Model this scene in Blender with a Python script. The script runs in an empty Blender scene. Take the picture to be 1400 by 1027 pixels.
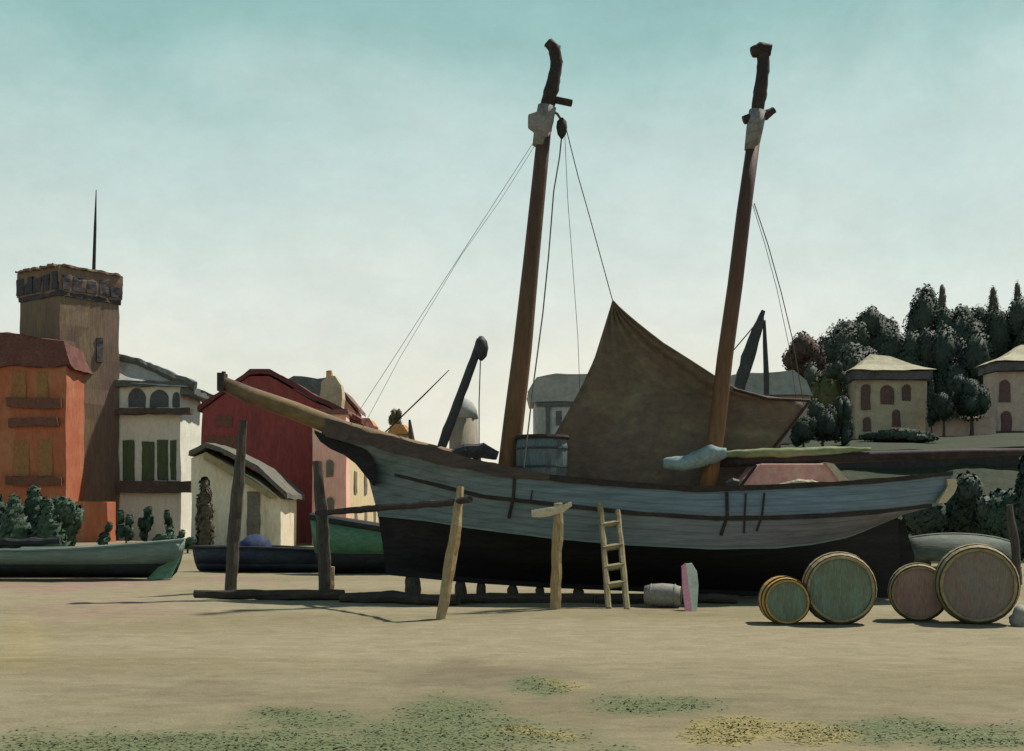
import bpy, bmesh, math, random
from mathutils import Vector, Matrix, noise
random.seed(7)
SC = bpy.context.scene
COL = SC.collection
F, CX, HY, EYE = 1690.0, 700.0, 700.0, 2.0
R = math.radians

def P(px, py, d):
    """world point seen at photo pixel (px,py) when it stands d metres away"""
    return Vector(((px-CX)*d/F, d, EYE+(HY-py)*d/F))
def GX(px, d): return (px-CX)*d/F
def GZ(py, d): return EYE+(HY-py)*d/F
def lin(r, g, b):
    f = lambda c: ((c/255+0.055)/1.055)**2.4 if c > 10 else c/255/12.92
    return (f(r), f(g), f(b))
def interp(pts, x):
    if x <= pts[0][0]: return pts[0][1]
    for (a, b), (c, d) in zip(pts, pts[1:]):
        if x <= c: return b+(d-b)*(x-a)/(c-a)
    return pts[-1][1]

# ------------------------------------------------------------------ materials
MATS = {}
def paint(name, col, alt=None, var=0.3, sc=1.0, st=(1, 1, 1), bump=0.25, rough=0.75, mixf=0.5, fine=6.0, spec=0.25, tint=None):
    """weathered surface: col broken by alt in stretched patches, with streaks and relief"""
    m = bpy.data.materials.new(name); m.use_nodes = True
    N, L = m.node_tree.nodes, m.node_tree.links
    b = N['Principled BSDF']
    b.inputs['Roughness'].default_value = rough
    b.inputs['Specular IOR Level'].default_value = spec
    var = min(.75, var*1.35)
    alt = alt or tuple(c*0.6 for c in col)
    tc = N.new('ShaderNodeTexCoord'); mp = N.new('ShaderNodeMapping')
    mp.inputs['Scale'].default_value = (st[0]*sc, st[1]*sc, st[2]*sc)
    L.new(tc.outputs['Object'], mp.inputs['Vector'])
    n1 = N.new('ShaderNodeTexNoise'); n1.inputs['Scale'].default_value = 1.0
    n1.inputs['Detail'].default_value = 5; n1.inputs['Roughness'].default_value = 0.6; n1.inputs['Distortion'].default_value = 0.6
    L.new(mp.outputs[0], n1.inputs['Vector'])
    mr = N.new('ShaderNodeMapRange'); mr.inputs['From Min'].default_value = 0.62-0.28*mixf; mr.inputs['From Max'].default_value = 0.78-0.2*mixf
    L.new(n1.outputs['Fac'], mr.inputs['Value'])
    mx = N.new('ShaderNodeMix'); mx.data_type = 'RGBA'
    mx.inputs['A'].default_value = (*col, 1); mx.inputs['B'].default_value = (*alt, 1)
    L.new(mr.outputs[0], mx.inputs['Factor'])
    n2 = N.new('ShaderNodeTexNoise'); n2.inputs['Scale'].default_value = fine; n2.inputs['Detail'].default_value = 6
    n2.inputs['Roughness'].default_value = 0.7
    L.new(mp.outputs[0], n2.inputs['Vector'])
    mr2 = N.new('ShaderNodeMapRange'); mr2.inputs['From Min'].default_value = 0.25; mr2.inputs['From Max'].default_value = 0.75
    mr2.inputs['To Min'].default_value = 1-var; mr2.inputs['To Max'].default_value = 1+var*0.8
    L.new(n2.outputs['Fac'], mr2.inputs['Value'])
    vm = N.new('ShaderNodeVectorMath'); vm.operation = 'SCALE'
    L.new(mx.outputs['Result'], vm.inputs[0]); L.new(mr2.outputs[0], vm.inputs['Scale'])
    L.new(vm.outputs[0], b.inputs['Base Color'])
    if bump:
        bp = N.new('ShaderNodeBump'); bp.inputs['Strength'].default_value = bump; bp.inputs['Distance'].default_value = 0.06/sc if sc > 1 else 0.08
        L.new(n2.outputs['Fac'], bp.inputs['Height']); L.new(bp.outputs[0], b.inputs['Normal'])
    if tint:
        at = N.new('ShaderNodeAttribute'); at.attribute_name = tint; L.new(at.outputs['Color'], mx.inputs['A'])
        if tint != 'old_paint': MATS[name] = m; return m
        a2 = N.new('ShaderNodeAttribute'); a2.attribute_name = 'strake'
        fr = N.new('ShaderNodeMath'); fr.operation = 'PINGPONG'; fr.inputs[1].default_value = .5; L.new(a2.outputs['Fac'], fr.inputs[0])
        sr = N.new('ShaderNodeMapRange'); sr.inputs['From Min'].default_value = 0.0; sr.inputs['From Max'].default_value = .14; sr.inputs['To Min'].default_value = .74; L.new(fr.outputs[0], sr.inputs['Value'])
        v2 = N.new('ShaderNodeVectorMath'); v2.operation = 'SCALE'; L.new(vm.outputs[0], v2.inputs[0]); L.new(sr.outputs[0], v2.inputs['Scale']); L.new(v2.outputs[0], b.inputs['Base Color'])
    MATS[name] = m
    return m
def plainleaf(name, col, alt):
    m = bpy.data.materials.new(name); m.use_nodes = True
    N, L = m.node_tree.nodes, m.node_tree.links; b = N['Principled BSDF']
    b.inputs['Roughness'].default_value = 0.7; b.inputs['Specular IOR Level'].default_value = 0.2
    at = N.new('ShaderNodeAttribute'); at.attribute_name = 'leafmix'
    mx = N.new('ShaderNodeMix'); mx.data_type = 'RGBA'
    mx.inputs['A'].default_value = (*col, 1); mx.inputs['B'].default_value = (*alt, 1)
    L.new(at.outputs['Fac'], mx.inputs['Factor']); L.new(mx.outputs['Result'], b.inputs['Base Color'])
    MATS[name] = m; return m

# ------------------------------------------------------------------ mesh helper
class MB:
    def __init__(s): s.v = []; s.f = []
    def add(s, vs, fs):
        o = len(s.v); s.v += [Vector(v) for v in vs]; s.f += [tuple(i+o for i in f) for f in fs]; return s
    def box(s, c, size, rot=None):
        x, y, z = (k/2 for k in size)
        vs = [Vector((a, b, d)) for d in (-z, z) for a, b in ((-x, -y), (x, -y), (x, y), (-x, y))]
        if rot is not None: vs = [rot @ v for v in vs]
        return s.add([v+Vector(c) for v in vs], [(3, 2, 1, 0), (4, 5, 6, 7), (0, 1, 5, 4), (1, 2, 6, 5), (2, 3, 7, 6), (3, 0, 4, 7)])
    def span(s, x0, x1, y0, y1, z0, z1):
        return s.box(((x0+x1)/2, (y0+y1)/2, (z0+z1)/2), (x1-x0, y1-y0, z1-z0))
    def prism(s, poly, vec):
        """closed outline poly (world points) pushed along vec"""
        n = len(poly); a = [Vector(p) for p in poly]; b = [p+Vector(vec) for p in a]
        return s.add(a+b, [tuple(range(n)), tuple(range(2*n-1, n-1, -1))]+[(i, i+n, (i+1) % n+n, (i+1) % n) for i in range(n)])
    def tube(s, pts, rad, n=8, flat=1.0, cap=True):
        pts = [Vector(p) for p in pts]
        rad = rad if isinstance(rad, (list, tuple)) else [rad]*len(pts)
        vs = []; ref = None
        for i, p in enumerate(pts):
            t = (pts[min(i+1, len(pts)-1)]-pts[max(i-1, 0)]).normalized()
            if ref is None: ref = Vector((0, 1, 0)) if abs(t.y) < 0.9 else Vector((1, 0, 0))
            a = (ref-t*ref.dot(t)).normalized(); b = t.cross(a); ref = a
            for k in range(n):
                an = 2*math.pi*(k+0.5)/n
                vs.append(p+(a*math.cos(an)*flat+b*math.sin(an))*rad[i])
        fs = [(i*n+k, i*n+(k+1) % n, (i+1)*n+(k+1) % n, (i+1)*n+k) for i in range(len(pts)-1) for k in range(n)]
        if cap: fs += [tuple(range(n-1, -1, -1)), tuple(range((len(pts)-1)*n, len(pts)*n))]
        return s.add(vs, fs)
    def lathe(s, prof, n=24, M=None, cap=True):
        """prof (r,z) rings round z, capped where open"""
        M = M or Matrix()
        vs = [M @ Vector((r*math.cos(2*math.pi*k/n), r*math.sin(2*math.pi*k/n), z)) for r, z in prof for k in range(n)]
        m = len(prof)
        fs = [(i*n+k, i*n+(k+1) % n, (i+1)*n+(k+1) % n, (i+1)*n+k) for i in range(m-1) for k in range(n)]
        if cap: fs += [tuple(range(n-1, -1, -1)), tuple(range((m-1)*n, m*n))]
        return s.add(vs, fs)
    def grid(s, rows, close=False):
        m, n = len(rows), len(rows[0])
        fs = [(i*n+k, i*n+k+1, (i+1)*n+k+1, (i+1)*n+k) for i in range(m-1) for k in range(n-1)]
        if close: fs += [(i*n+n-1, i*n, (i+1)*n, (i+1)*n+n-1) for i in range(m-1)]
        return s.add([p for r in rows for p in r], fs)
    def build(s, name, mat, parent=None, rough=None, smooth=False, thick=0, bevel=0, loc=None):
        base = BASE.get(parent, Vector((0, 0, 0))) if parent else Vector(loc or (0, 0, 0))
        me = bpy.data.meshes.new(name)
        me.from_pydata([v-base for v in s.v], [], s.f)
        bm = bmesh.new(); bm.from_mesh(me)
        bmesh.ops.recalc_face_normals(bm, faces=bm.faces)
        if rough:
            maxl, amp, nsc = rough
            for _ in range(5):
                es = [e for e in bm.edges if e.calc_length() > maxl]
                if not es: break
                bmesh.ops.subdivide_edges(bm, edges=es, cuts=1, use_grid_fill=True)
            off = base+Vector((hash(name) % 1, 3.1, 0))
            for v in bm.verts:
                v.co += noise.noise_vector((v.co+off)*nsc)*amp + noise.noise_vector((v.co+off)*nsc*3.1)*amp*0.45
        if smooth:
            for f in bm.faces: f.smooth = True
        bm.to_mesh(me); bm.free()
        me.materials.append(MATS[mat] if isinstance(mat, str) else mat)
        o = bpy.data.objects.new(name, me); COL.objects.link(o)
        if parent: o.parent = parent
        else: o.location = base
        BASE[o] = base
        if thick:
            md = o.modifiers.new('thickness', 'SOLIDIFY'); md.thickness = thick; md.offset = 0
        if bevel:
            md = o.modifiers.new('soft_edges', 'BEVEL'); md.width = bevel; md.segments = 2; md.limit_method = 'ANGLE'
        return o
BASE = {}
def tag(o, label=None, cat=None, group=None, kind=None):
    for k, v in (('label', label), ('category', cat), ('group', group), ('kind', kind)):
        if v: o[k] = v
    return o
def thing(name, label, cat, loc, group=None):
    o = bpy.data.objects.new(name, None); COL.objects.link(o); o.empty_display_size = 0.3
    o.location = loc; BASE[o] = Vector(loc)
    return tag(o, label, cat, group)
def dup(o, loc, rz=0, sc=None, label=None):
    kids = {}
    for c in bpy.data.objects: kids.setdefault(c.parent, []).append(c)
    def cp(a, par):
        b = a.copy(); COL.objects.link(b)
        if par: b.parent = par
        for ch in kids.get(a, []): cp(ch, b)
        return b
    r = cp(o, None); r.location = loc; r.rotation_euler = (0, 0, rz)
    if sc: r.scale = sc
    if label: r['label'] = label
    return r

# ------------------------------------------------------------------ palette
paint('sand_far', (0.3, 0.27, 0.19))
paint('hull_blue', (0.135, 0.185, 0.2), (0.19, 0.2, 0.22), var=0.33, sc=0.5, st=(0.35, 1, 3.5), fine=5, bump=0.25, rough=0.6, mixf=0.25, tint='old_paint')
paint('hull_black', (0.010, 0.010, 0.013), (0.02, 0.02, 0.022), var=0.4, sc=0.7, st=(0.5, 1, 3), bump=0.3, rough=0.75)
paint('wood_dark', (0.028, 0.023, 0.022), (0.045, 0.035, 0.03), var=0.35, sc=1.5, st=(1, 1, 1), rough=0.8)
paint('rail_brown', (0.075, 0.056, 0.048), (0.05, 0.042, 0.04), var=0.3, sc=1.2, st=(0.4, 1, 2), rough=0.75)
paint('spar_ochre', (0.17, 0.115, 0.055), (0.085, 0.06, 0.045), var=0.3, sc=1.0, st=(0.5, 1, 1), rough=0.7)
paint('mast_brown', (0.06, 0.036, 0.03), (0.1, 0.066, 0.032), var=0.3, sc=0.8, st=(2.5, 2.5, 0.35), rough=0.65, mixf=0.35, tint='mast_tone')
paint('mast_black', (0.030, 0.022, 0.022), (0.05, 0.035, 0.03), var=0.4, sc=3)
paint('mast_grey', (0.22, 0.215, 0.21), (0.13, 0.125, 0.125), var=0.3, sc=4)
paint('rope', (0.11, 0.10, 0.085), var=0.3, sc=5)
paint('sail_brown', (0.135, 0.103, 0.077), (0.19, 0.168, 0.107), var=0.25, sc=0.45, st=(1, 1, 1.6), fine=9, bump=0.35, rough=0.9, mixf=0.45)
paint('cloth_blue', (0.22, 0.3, 0.31), (0.15, 0.21, 0.215), var=0.25, sc=2, bump=0.5, rough=0.9)
paint('box_teal', (0.1, 0.145, 0.155), (0.045, 0.06, 0.07), var=0.35, sc=1.6, st=(3, 3, 0.6))
paint('pink_cabin', (0.62, 0.37, 0.32), (0.55, 0.27, 0.24), var=0.2, sc=1.2)
paint('cream', (0.5, 0.44, 0.31), (0.38, 0.31, 0.2), var=0.2, sc=3)
paint('canvas_green', (0.20, 0.24, 0.12), (0.13, 0.16, 0.08), var=0.3, sc=1.5, st=(.5, 1, 2))
paint('deck', (0.24, 0.2, 0.15), var=0.3, sc=1, st=(0.3, 4, 1))
paint('post_dark', (0.060, 0.052, 0.045), (0.095, 0.085, 0.065), var=0.4, sc=2.0, st=(2, 2, 0.5), bump=0.5)
paint('post_tan', (0.33, 0.23, 0.12), (0.29, 0.29, 0.2), var=0.35, sc=2.0, st=(2, 2, 0.5), bump=0.5, mixf=0.6)
paint('ladder_tan', (0.24, 0.21, 0.12), (0.18, 0.14, 0.08), var=0.3, sc=3)
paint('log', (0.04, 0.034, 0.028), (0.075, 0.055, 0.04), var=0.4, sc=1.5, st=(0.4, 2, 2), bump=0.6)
paint('barrel_green', (0.085, 0.115, 0.075), (0.12, 0.17, 0.125), var=0.3, sc=2.5, rough=0.7)
paint('barrel_head_green', (0.135, 0.165, 0.115), (0.155, 0.225, 0.17), var=0.3, sc=1.6, st=(5, 1, 0.7), rough=0.7, mixf=0.6)
paint('barrel_ochre', (0.45, 0.27, 0.065), (0.3, 0.19, 0.06), var=0.3, sc=3)
paint('barrel_tan', (0.27, 0.225, 0.12), (0.17, 0.13, 0.07), var=0.35, sc=2.5)
paint('barrel_pink', (0.31, 0.205, 0.175), (0.25, 0.15, 0.135), var=0.3, sc=1.6, st=(5, 1, 0.7))
paint('barrel_brown', (0.19, 0.165, 0.14), (0.215, 0.145, 0.12), var=0.3, sc=1.6, st=(5, 1, 0.7), mixf=0.6)
paint('hoop', (0.03, 0.027, 0.026), (0.06, 0.042, 0.033), var=0.3, sc=6, rough=0.5)
paint('stone_grey', (0.24, 0.24, 0.215), (0.17, 0.17, 0.15), var=0.3, sc=3, bump=0.5)
paint('plank_green', (0.15, 0.2, 0.16), (0.11, 0.16, 0.125), var=0.25, sc=3)
paint('plank_pink', (0.2, 0.085, 0.115), var=0.3, sc=3)
paint('boat_teal', (0.13, 0.19, 0.173), (0.175, 0.24, 0.22), var=0.22, sc=0.8, st=(0.5, 1, 3), rough=0.6, mixf=0.55)
paint('boat_green', (0.07, 0.18, 0.115), (0.09, 0.21, 0.15), var=0.3, sc=1.2, st=(0.5, 1, 2), rough=0.6)
paint('boat_dark', (0.016, 0.02, 0.022), (0.03, 0.035, 0.04), var=0.35, sc=1.2, st=(0.5, 1, 2))
paint('boat_navy', (0.018, 0.026, 0.045), (0.03, 0.055, 0.07), var=0.4, sc=1.2, st=(0.5, 1, 2), rough=0.6)
paint('boat_blue', (0.02, 0.036, 0.09), (0.02, 0.03, 0.055), var=0.3, sc=2)
paint('boat_pale', (0.1, 0.125, 0.103), (0.06, 0.078, 0.064), var=0.3, sc=1.2, st=(0.6, 1, 2))
paint('maroon', (0.10, 0.04, 0.055), var=0.3, sc=2)
# town
paint('tower_brick', (0.17, 0.118, 0.09), (0.2, 0.15, 0.095), var=0.25, sc=0.35, st=(2.5, 2.5, 0.35), fine=7, bump=0.4, rough=0.9, mixf=0.55)
paint('tower_dark', (0.045, 0.042, 0.052), (0.075, 0.06, 0.055), var=0.35, sc=1.2)
paint('orange_wall', (0.37, 0.12, 0.062), (0.38, 0.175, 0.095), var=0.2, sc=0.4, st=(2, 2, 0.6), rough=0.9, mixf=0.5)
paint('roof_maroon', (0.125, 0.05, 0.045), (0.15, 0.07, 0.055), var=0.35, sc=1.0, bump=0.5)
paint('cornice_brown', (0.15, 0.065, 0.045), (0.10, 0.05, 0.04), var=0.3, sc=1.5)
paint('window_ochre', (0.27, 0.14, 0.055), (0.23, 0.12, 0.05), var=0.3, sc=1.5, st=(1, 1, .5))
paint('grey_wall', (0.68, 0.69, 0.6), (0.58, 0.62, 0.54), var=0.13, sc=0.35, st=(1.5, 1.5, 0.7), rough=0.9, mixf=0.5, fine=9)
paint('roof_pale', (0.42, 0.43, 0.39), (0.27, 0.29, 0.28), var=0.25, sc=0.8)
paint('slate', (0.10, 0.115, 0.11), (0.15, 0.165, 0.155), var=0.3, sc=1.0, bump=0.5)
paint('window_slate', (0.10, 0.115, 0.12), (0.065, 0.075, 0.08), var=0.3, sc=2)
paint('shutter_green', (0.075, 0.115, 0.055), (0.055, 0.085, 0.05), var=0.3, sc=1.2, st=(2, 2, .4))
paint('balcony_brown', (0.075, 0.06, 0.052), (0.11, 0.085, 0.07), var=0.3, sc=1.5)
paint('red_wall', (0.25, 0.058, 0.056), (0.19, 0.05, 0.05), var=0.25, sc=0.4, st=(2, 2, 0.5), rough=0.9, mixf=0.5)
paint('roof_red', (0.13, 0.035, 0.038), (0.1, 0.032, 0.036), var=0.3, sc=0.8, bump=0.4)
paint('shed_wall', (0.68, 0.61, 0.47), (0.52, 0.43, 0.31), var=0.2, sc=0.6, st=(2, 2, 0.5), mixf=0.45)
paint('shed_roof', (0.105, 0.105, 0.09), (0.15, 0.135, 0.10), var=0.3, sc=1.0, bump=0.5)
paint('board_ochre', (0.30, 0.24, 0.13), (0.22, 0.18, 0.10), var=0.3, sc=1.5)
paint('pink_wall', (0.82, 0.43, 0.35), (0.76, 0.52, 0.41), var=0.18, sc=0.5, st=(2, 2, 0.4), mixf=0.5)
paint('cream_wall', (0.60, 0.50, 0.31), (0.55, 0.40, 0.26), var=0.15, sc=0.5, st=(2, 2, 0.4))
paint('chimney_beige', (0.46, 0.40, 0.27), (0.38, 0.32, 0.22), var=0.2, sc=0.8)
paint('tile_orange', (0.46, 0.25, 0.09), (0.38, 0.19, 0.07), var=0.25, sc=1.0)
paint('tile_brown', (0.16, 0.085, 0.07), (0.22, 0.11, 0.07), var=0.3, sc=1.0)
paint('window_dark', (0.17, 0.145, 0.115), (0.12, 0.105, 0.09), var=0.3, sc=2)
paint('grey_house', (0.4, 0.415, 0.42), (0.31, 0.325, 0.34), var=0.2, sc=0.5, mixf=0.5)
paint('grey_roof', (0.30, 0.31, 0.29), (0.22, 0.23, 0.23), var=0.2, sc=0.6)
paint('beige_tower', (0.24, 0.22, 0.165), (0.19, 0.17, 0.125), var=0.2, sc=0.6, st=(2, 2, 0.5))
paint('villa_wall', (0.42, 0.36, 0.25), (0.36, 0.29, 0.22), var=0.2, sc=0.4, mixf=0.5)
paint('villa_wall_pink', (0.46, 0.35, 0.29), (0.4, 0.3, 0.24), var=0.2, sc=0.4, mixf=0.5)
paint('villa_roof', (0.34, 0.325, 0.22), (0.27, 0.25, 0.17), var=0.2, sc=0.6)
paint('eave_grey', (0.10, 0.095, 0.105), var=0.3, sc=1)
paint('villa_window', (0.12, 0.07, 0.065), (0.09, 0.055, 0.055), var=0.3, sc=2)
paint('garden_wall', (0.42, 0.31, 0.26), (0.33, 0.25, 0.2), var=0.25, sc=0.4)
paint('quay_wall', (0.03, 0.03, 0.03), (0.05, 0.045, 0.04), var=0.35, sc=0.8)
paint('bank_grass', (0.034, 0.045, 0.024), (0.026, 0.033, 0.019), var=0.25, sc=0.35, st=(0.5, 1, 1), fine=9, bump=0.5, rough=0.95, mixf=0.5)
paint('bank_scrub', (0.028, 0.04, 0.024), (0.045, 0.05, 0.03), var=0.35, sc=0.5, fine=9, bump=0.6, rough=0.95, mixf=0.5)
paint('hill_ground', (0.06, 0.075, 0.045), (0.10, 0.09, 0.055), var=0.35, sc=0.2, rough=0.95)
paint('trunk', (0.06, 0.05, 0.042), var=0.3, sc=2)
paint('iron', (0.035, 0.037, 0.042), (0.06, 0.06, 0.065), var=0.3, sc=2, rough=0.6)
plainleaf('leaf_deep', (0.040, 0.060, 0.047), (0.056, 0.078, 0.060))
plainleaf('leaf_mid', (0.052, 0.070, 0.054), (0.070, 0.088, 0.066))
plainleaf('leaf_olive', (0.085, 0.095, 0.042), (0.13, 0.125, 0.05))
plainleaf('leaf_bush', (0.036, 0.07, 0.048), (0.06, 0.095, 0.065))
plainleaf('leaf_rust', (0.082, 0.054, 0.048), (0.105, 0.07, 0.058))
plainleaf('leaf_black', (0.03, 0.048, 0.041), (0.046, 0.066, 0.055))
plainleaf('leaf_bluegreen', (0.035, 0.068, 0.05), (0.055, 0.095, 0.07))
plainleaf('leaf_brown', (0.075, 0.065, 0.045), (0.11, 0.095, 0.065))
plainleaf('grass_green', (0.108, 0.128, 0.060), (0.15, 0.155, 0.078))
plainleaf('grass_yellow', (0.26, 0.215, 0.085), (0.17, 0.165, 0.07))

# ------------------------------------------------------------------ ground
def patches(px, py):
    """0..1 covers of (moss green, yellow grass, damp, pink) at a ground place given by its angular position"""
    w = noise.noise(Vector((px*0.012, py*0.03, 1.3)))*14+noise.noise(Vector((px*0.05, py*0.1, 4.3)))*5
    def e(cx, cy, rx, ry, soft=0.6):
        q = math.hypot((px-cx)/rx, (py+w-cy)/ry)
        return max(0, min(1, (1.15-q)/soft))
    g = max(e(330, 1026, 520, 36), e(620, 1004, 200, 26), e(1250, 1000, 190, 22), e(610, 972, 80, 22), e(600, 1010, 120, 24), e(740, 945, 48, 16), e(900, 962, 100, 17), e(1225, 992, 95, 20), e(1340, 1015, 90, 16), e(420, 985, 90, 16), e(830, 1020, 60, 8)*.6)
    y = max(e(1000, 1000, 72, 16), e(1120, 1003, 62, 16), e(735, 1002, 60, 9)*.8, e(770, 942, 35, 8)*.5, e(30, 880, 45, 40)*.35)
    dmp = max(e(700, 965, 1000, 55, 1.0)*.5, e(660, 925, 160, 24, .6)*.8, e(300, 950, 330, 22, .7)*.55, e(1000, 955, 170, 16, .7)*.6)
    pk = max(e(90, 800, 140, 12, .6), e(300, 797, 120, 6, .6)*.7, e(140, 835, 150, 16, .8)*.6, e(1350, 985, 70, 16, .8)*.5)
    return g, y, dmp, pk
def build_ground():
    xs = []
    x = 0
    while x < 12: xs.append(x); x += 0.16
    st = 0.3
    while x < 900: xs.append(x); x += st; st *= 1.28
    xs = [-a for a in xs[:0:-1]]+xs
    ys = [-200, -60, -20, -5, 2, 6]
    y = 8.5
    while y < 16: ys.append(y); y += 0.08
    while y < 34: ys.append(y); y += 0.2
    st = 0.4
    while y < 1500: ys.append(y); y += st; st *= 1.2
    rows = []; cols = []
    sand = Vector((0.180, 0.158, 0.093)); sand2 = Vector((0.225, 0.200, 0.130)); moss = Vector((0.098, 0.124, 0.064)); yel = Vector((0.26, 0.215, 0.085))
    damp = Vector((0.135, 0.115, 0.078)); pink = Vector((0.24, 0.16, 0.13))
    for y in ys:
        r = []
        for x in xs:
            z = 0
            if 8 < y < 60 and abs(x) < 40:
                q = Vector((x*0.35, y*0.9, 0)); z = noise.noise(q)*0.035+noise.noise(q*3.7)*0.018+noise.noise(Vector((x, y, 5))*4)*0.008
            r.append(Vector((x, y, z)))
            c = sand.copy()
            if y > 8:
                px, py = CX+x*F/y, HY+EYE*F/y
                g, ye, d, pk = patches(px, py) if -100 < px < 1500 and py > 780 else (0, 0, 0, 0)
                k = 0.45+1.3*noise.noise(Vector((x*.12, y*.35, 2.2)))+(0.35 if py < 900 else 0)
                c = c.lerp(sand2, max(0, min(1, k)))
                c = c.lerp(damp, d); c = c.lerp(pink, pk*.7); c = c.lerp(moss, g*.9); c = c.lerp(yel, ye*.85)
            cols.append((c.x, c.y, c.z, 1))
        rows.append(r)
    m = bpy.data.materials.new('sand_and_grass'); m.use_nodes = True
    N, L = m.node_tree.nodes, m.node_tree.links; b = N['Principled BSDF']
    b.inputs['Roughness'].default_value = 0.95; b.inputs['Specular IOR Level'].default_value = 0.1
    at = N.new('ShaderNodeAttribute'); at.attribute_name = 'cover'
    tc = N.new('ShaderNodeTexCoord'); mp = N.new('ShaderNodeMapping'); mp.inputs['Scale'].default_value = (0.8, 1.3, 1)
    L.new(tc.outputs['Object'], mp.inputs[0])
    n1 = N.new('ShaderNodeTexNoise'); n1.inputs['Scale'].default_value = 2.2; n1.inputs['Detail'].default_value = 9; n1.inputs['Roughness'].default_value = 0.72
    n1.inputs['Distortion'].default_value = 0.5
    L.new(mp.outputs[0], n1.inputs['Vector'])
    mr = N.new('ShaderNodeMapRange'); mr.inputs['From Min'].default_value = 0.25; mr.inputs['From Max'].default_value = 0.75
    mr.inputs['To Min'].default_value = 0.74; mr.inputs['To Max'].default_value = 1.24
    L.new(n1.outputs['Fac'], mr.inputs['Value'])
    vo = N.new('ShaderNodeTexVoronoi'); vo.inputs['Scale'].default_value = 9.0; L.new(tc.outputs['Object'], vo.inputs['Vector'])
    m2 = N.new('ShaderNodeMapRange'); m2.inputs['From Min'].default_value = 0.03; m2.inputs['From Max'].default_value = 0.09; m2.inputs['To Min'].default_value = 1.5; m2.inputs['To Max'].default_value = 1.0
    L.new(vo.outputs['Distance'], m2.inputs['Value'])
    ng = N.new('ShaderNodeTexNoise'); ng.inputs['Scale'].default_value = 38; ng.inputs['Detail'].default_value = 4; L.new(tc.outputs['Object'], ng.inputs['Vector'])
    mg = N.new('ShaderNodeMapRange'); mg.inputs['From Min'].default_value = .3; mg.inputs['From Max'].default_value = .7; mg.inputs['To Min'].default_value = .84; mg.inputs['To Max'].default_value = 1.14; L.new(ng.outputs['Fac'], mg.inputs['Value'])
    m0 = N.new('ShaderNodeMath'); m0.operation = 'MULTIPLY'; L.new(m2.outputs[0], m0.inputs[0]); L.new(mg.outputs[0], m0.inputs[1]); m2 = m0
    mu = N.new('ShaderNodeMath'); mu.operation = 'MULTIPLY'; L.new(mr.outputs[0], mu.inputs[0]); L.new(m2.outputs[0], mu.inputs[1])
    vm = N.new('ShaderNodeVectorMath'); vm.operation = 'SCALE'; L.new(at.outputs['Color'], vm.inputs[0]); L.new(mu.outputs[0], vm.inputs['Scale'])
    L.new(vm.outputs[0], b.inputs['Base Color'])
    bp = N.new('ShaderNodeBump'); bp.inputs['Strength'].default_value = 0.5; bp.inputs['Distance'].default_value = 0.05
    L.new(n1.outputs['Fac'], bp.inputs['Height']); L.new(bp.outputs[0], b.inputs['Normal'])
    g = MB().grid(rows).build('ground', m, smooth=True)
    ca = g.data.color_attributes.new('cover', 'FLOAT_COLOR', 'POINT')
    for i, c in enumerate(cols): ca.data[i].color = c
    tag(g, kind='structure')
build_ground()

def blades(name, mat, which, n, label):
    v = []; f = []; lm = []
    tries = 0
    while len(f) < n and tries < n*40:
        tries += 1
        y = 9.6+random.random()**1.4*6.2; x = random.uniform(-0.5, 0.5)*y*0.9
        px, py = CX+x*F/y, HY+EYE*F/y
        c = patches(px, py)[which]
        if random.random() > c*c or c < 0.12: continue
        q_ = Vector((x*0.35, y*0.9, 0)); zg_ = noise.noise(q_)*0.035+noise.noise(q_*3.7)*0.018+noise.noise(Vector((x, y, 5))*4)*0.008+.002
        a = random.uniform(0, 6.28); h = random.uniform(0.004, 0.013); w = random.uniform(0.006, 0.014)
        o = len(v); dx, dy = math.cos(a)*w, math.sin(a)*w; la = random.uniform(0, 6.28); lr = random.uniform(.02, .05); lx, ly = lr*math.cos(la), lr*math.sin(la)*.8; a = la+1.57; dx, dy = math.cos(a)*w, math.sin(a)*w
        v += [(x-dx, y-dy, zg_), (x+dx, y+dy, zg_), (x+lx+dx*.5, y+ly+dy*.5, zg_+h), (x+lx-dx*.5, y+ly-dy*.5, zg_+h)]
        f.append((o, o+1, o+2, o+3) if (dx*ly-dy*lx) > 0 else (o+3, o+2, o+1, o)); k = random.random(); lm += [k]*4
    me = bpy.data.meshes.new(name); me.from_pydata(v, [], f); me.materials.append(MATS[mat])
    me.shade_smooth(); me.normals_split_custom_set_from_vertices([(0, -.1, 1)]*len(v))
    at = me.attributes.new('leafmix', 'FLOAT', 'POINT'); at.data.foreach_set('value', lm)
    o = bpy.data.objects.new(name, me); COL.objects.link(o)
    tag(o, label, 'grass', kind='stuff')
blades('green_grass', 'grass_green', 0, 9000, 'short green grass growing in patches on the near sand')
blades('dry_grass', 'grass_yellow', 1, 2500, 'dry yellow grass tufts flattened on the near sand')

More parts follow.
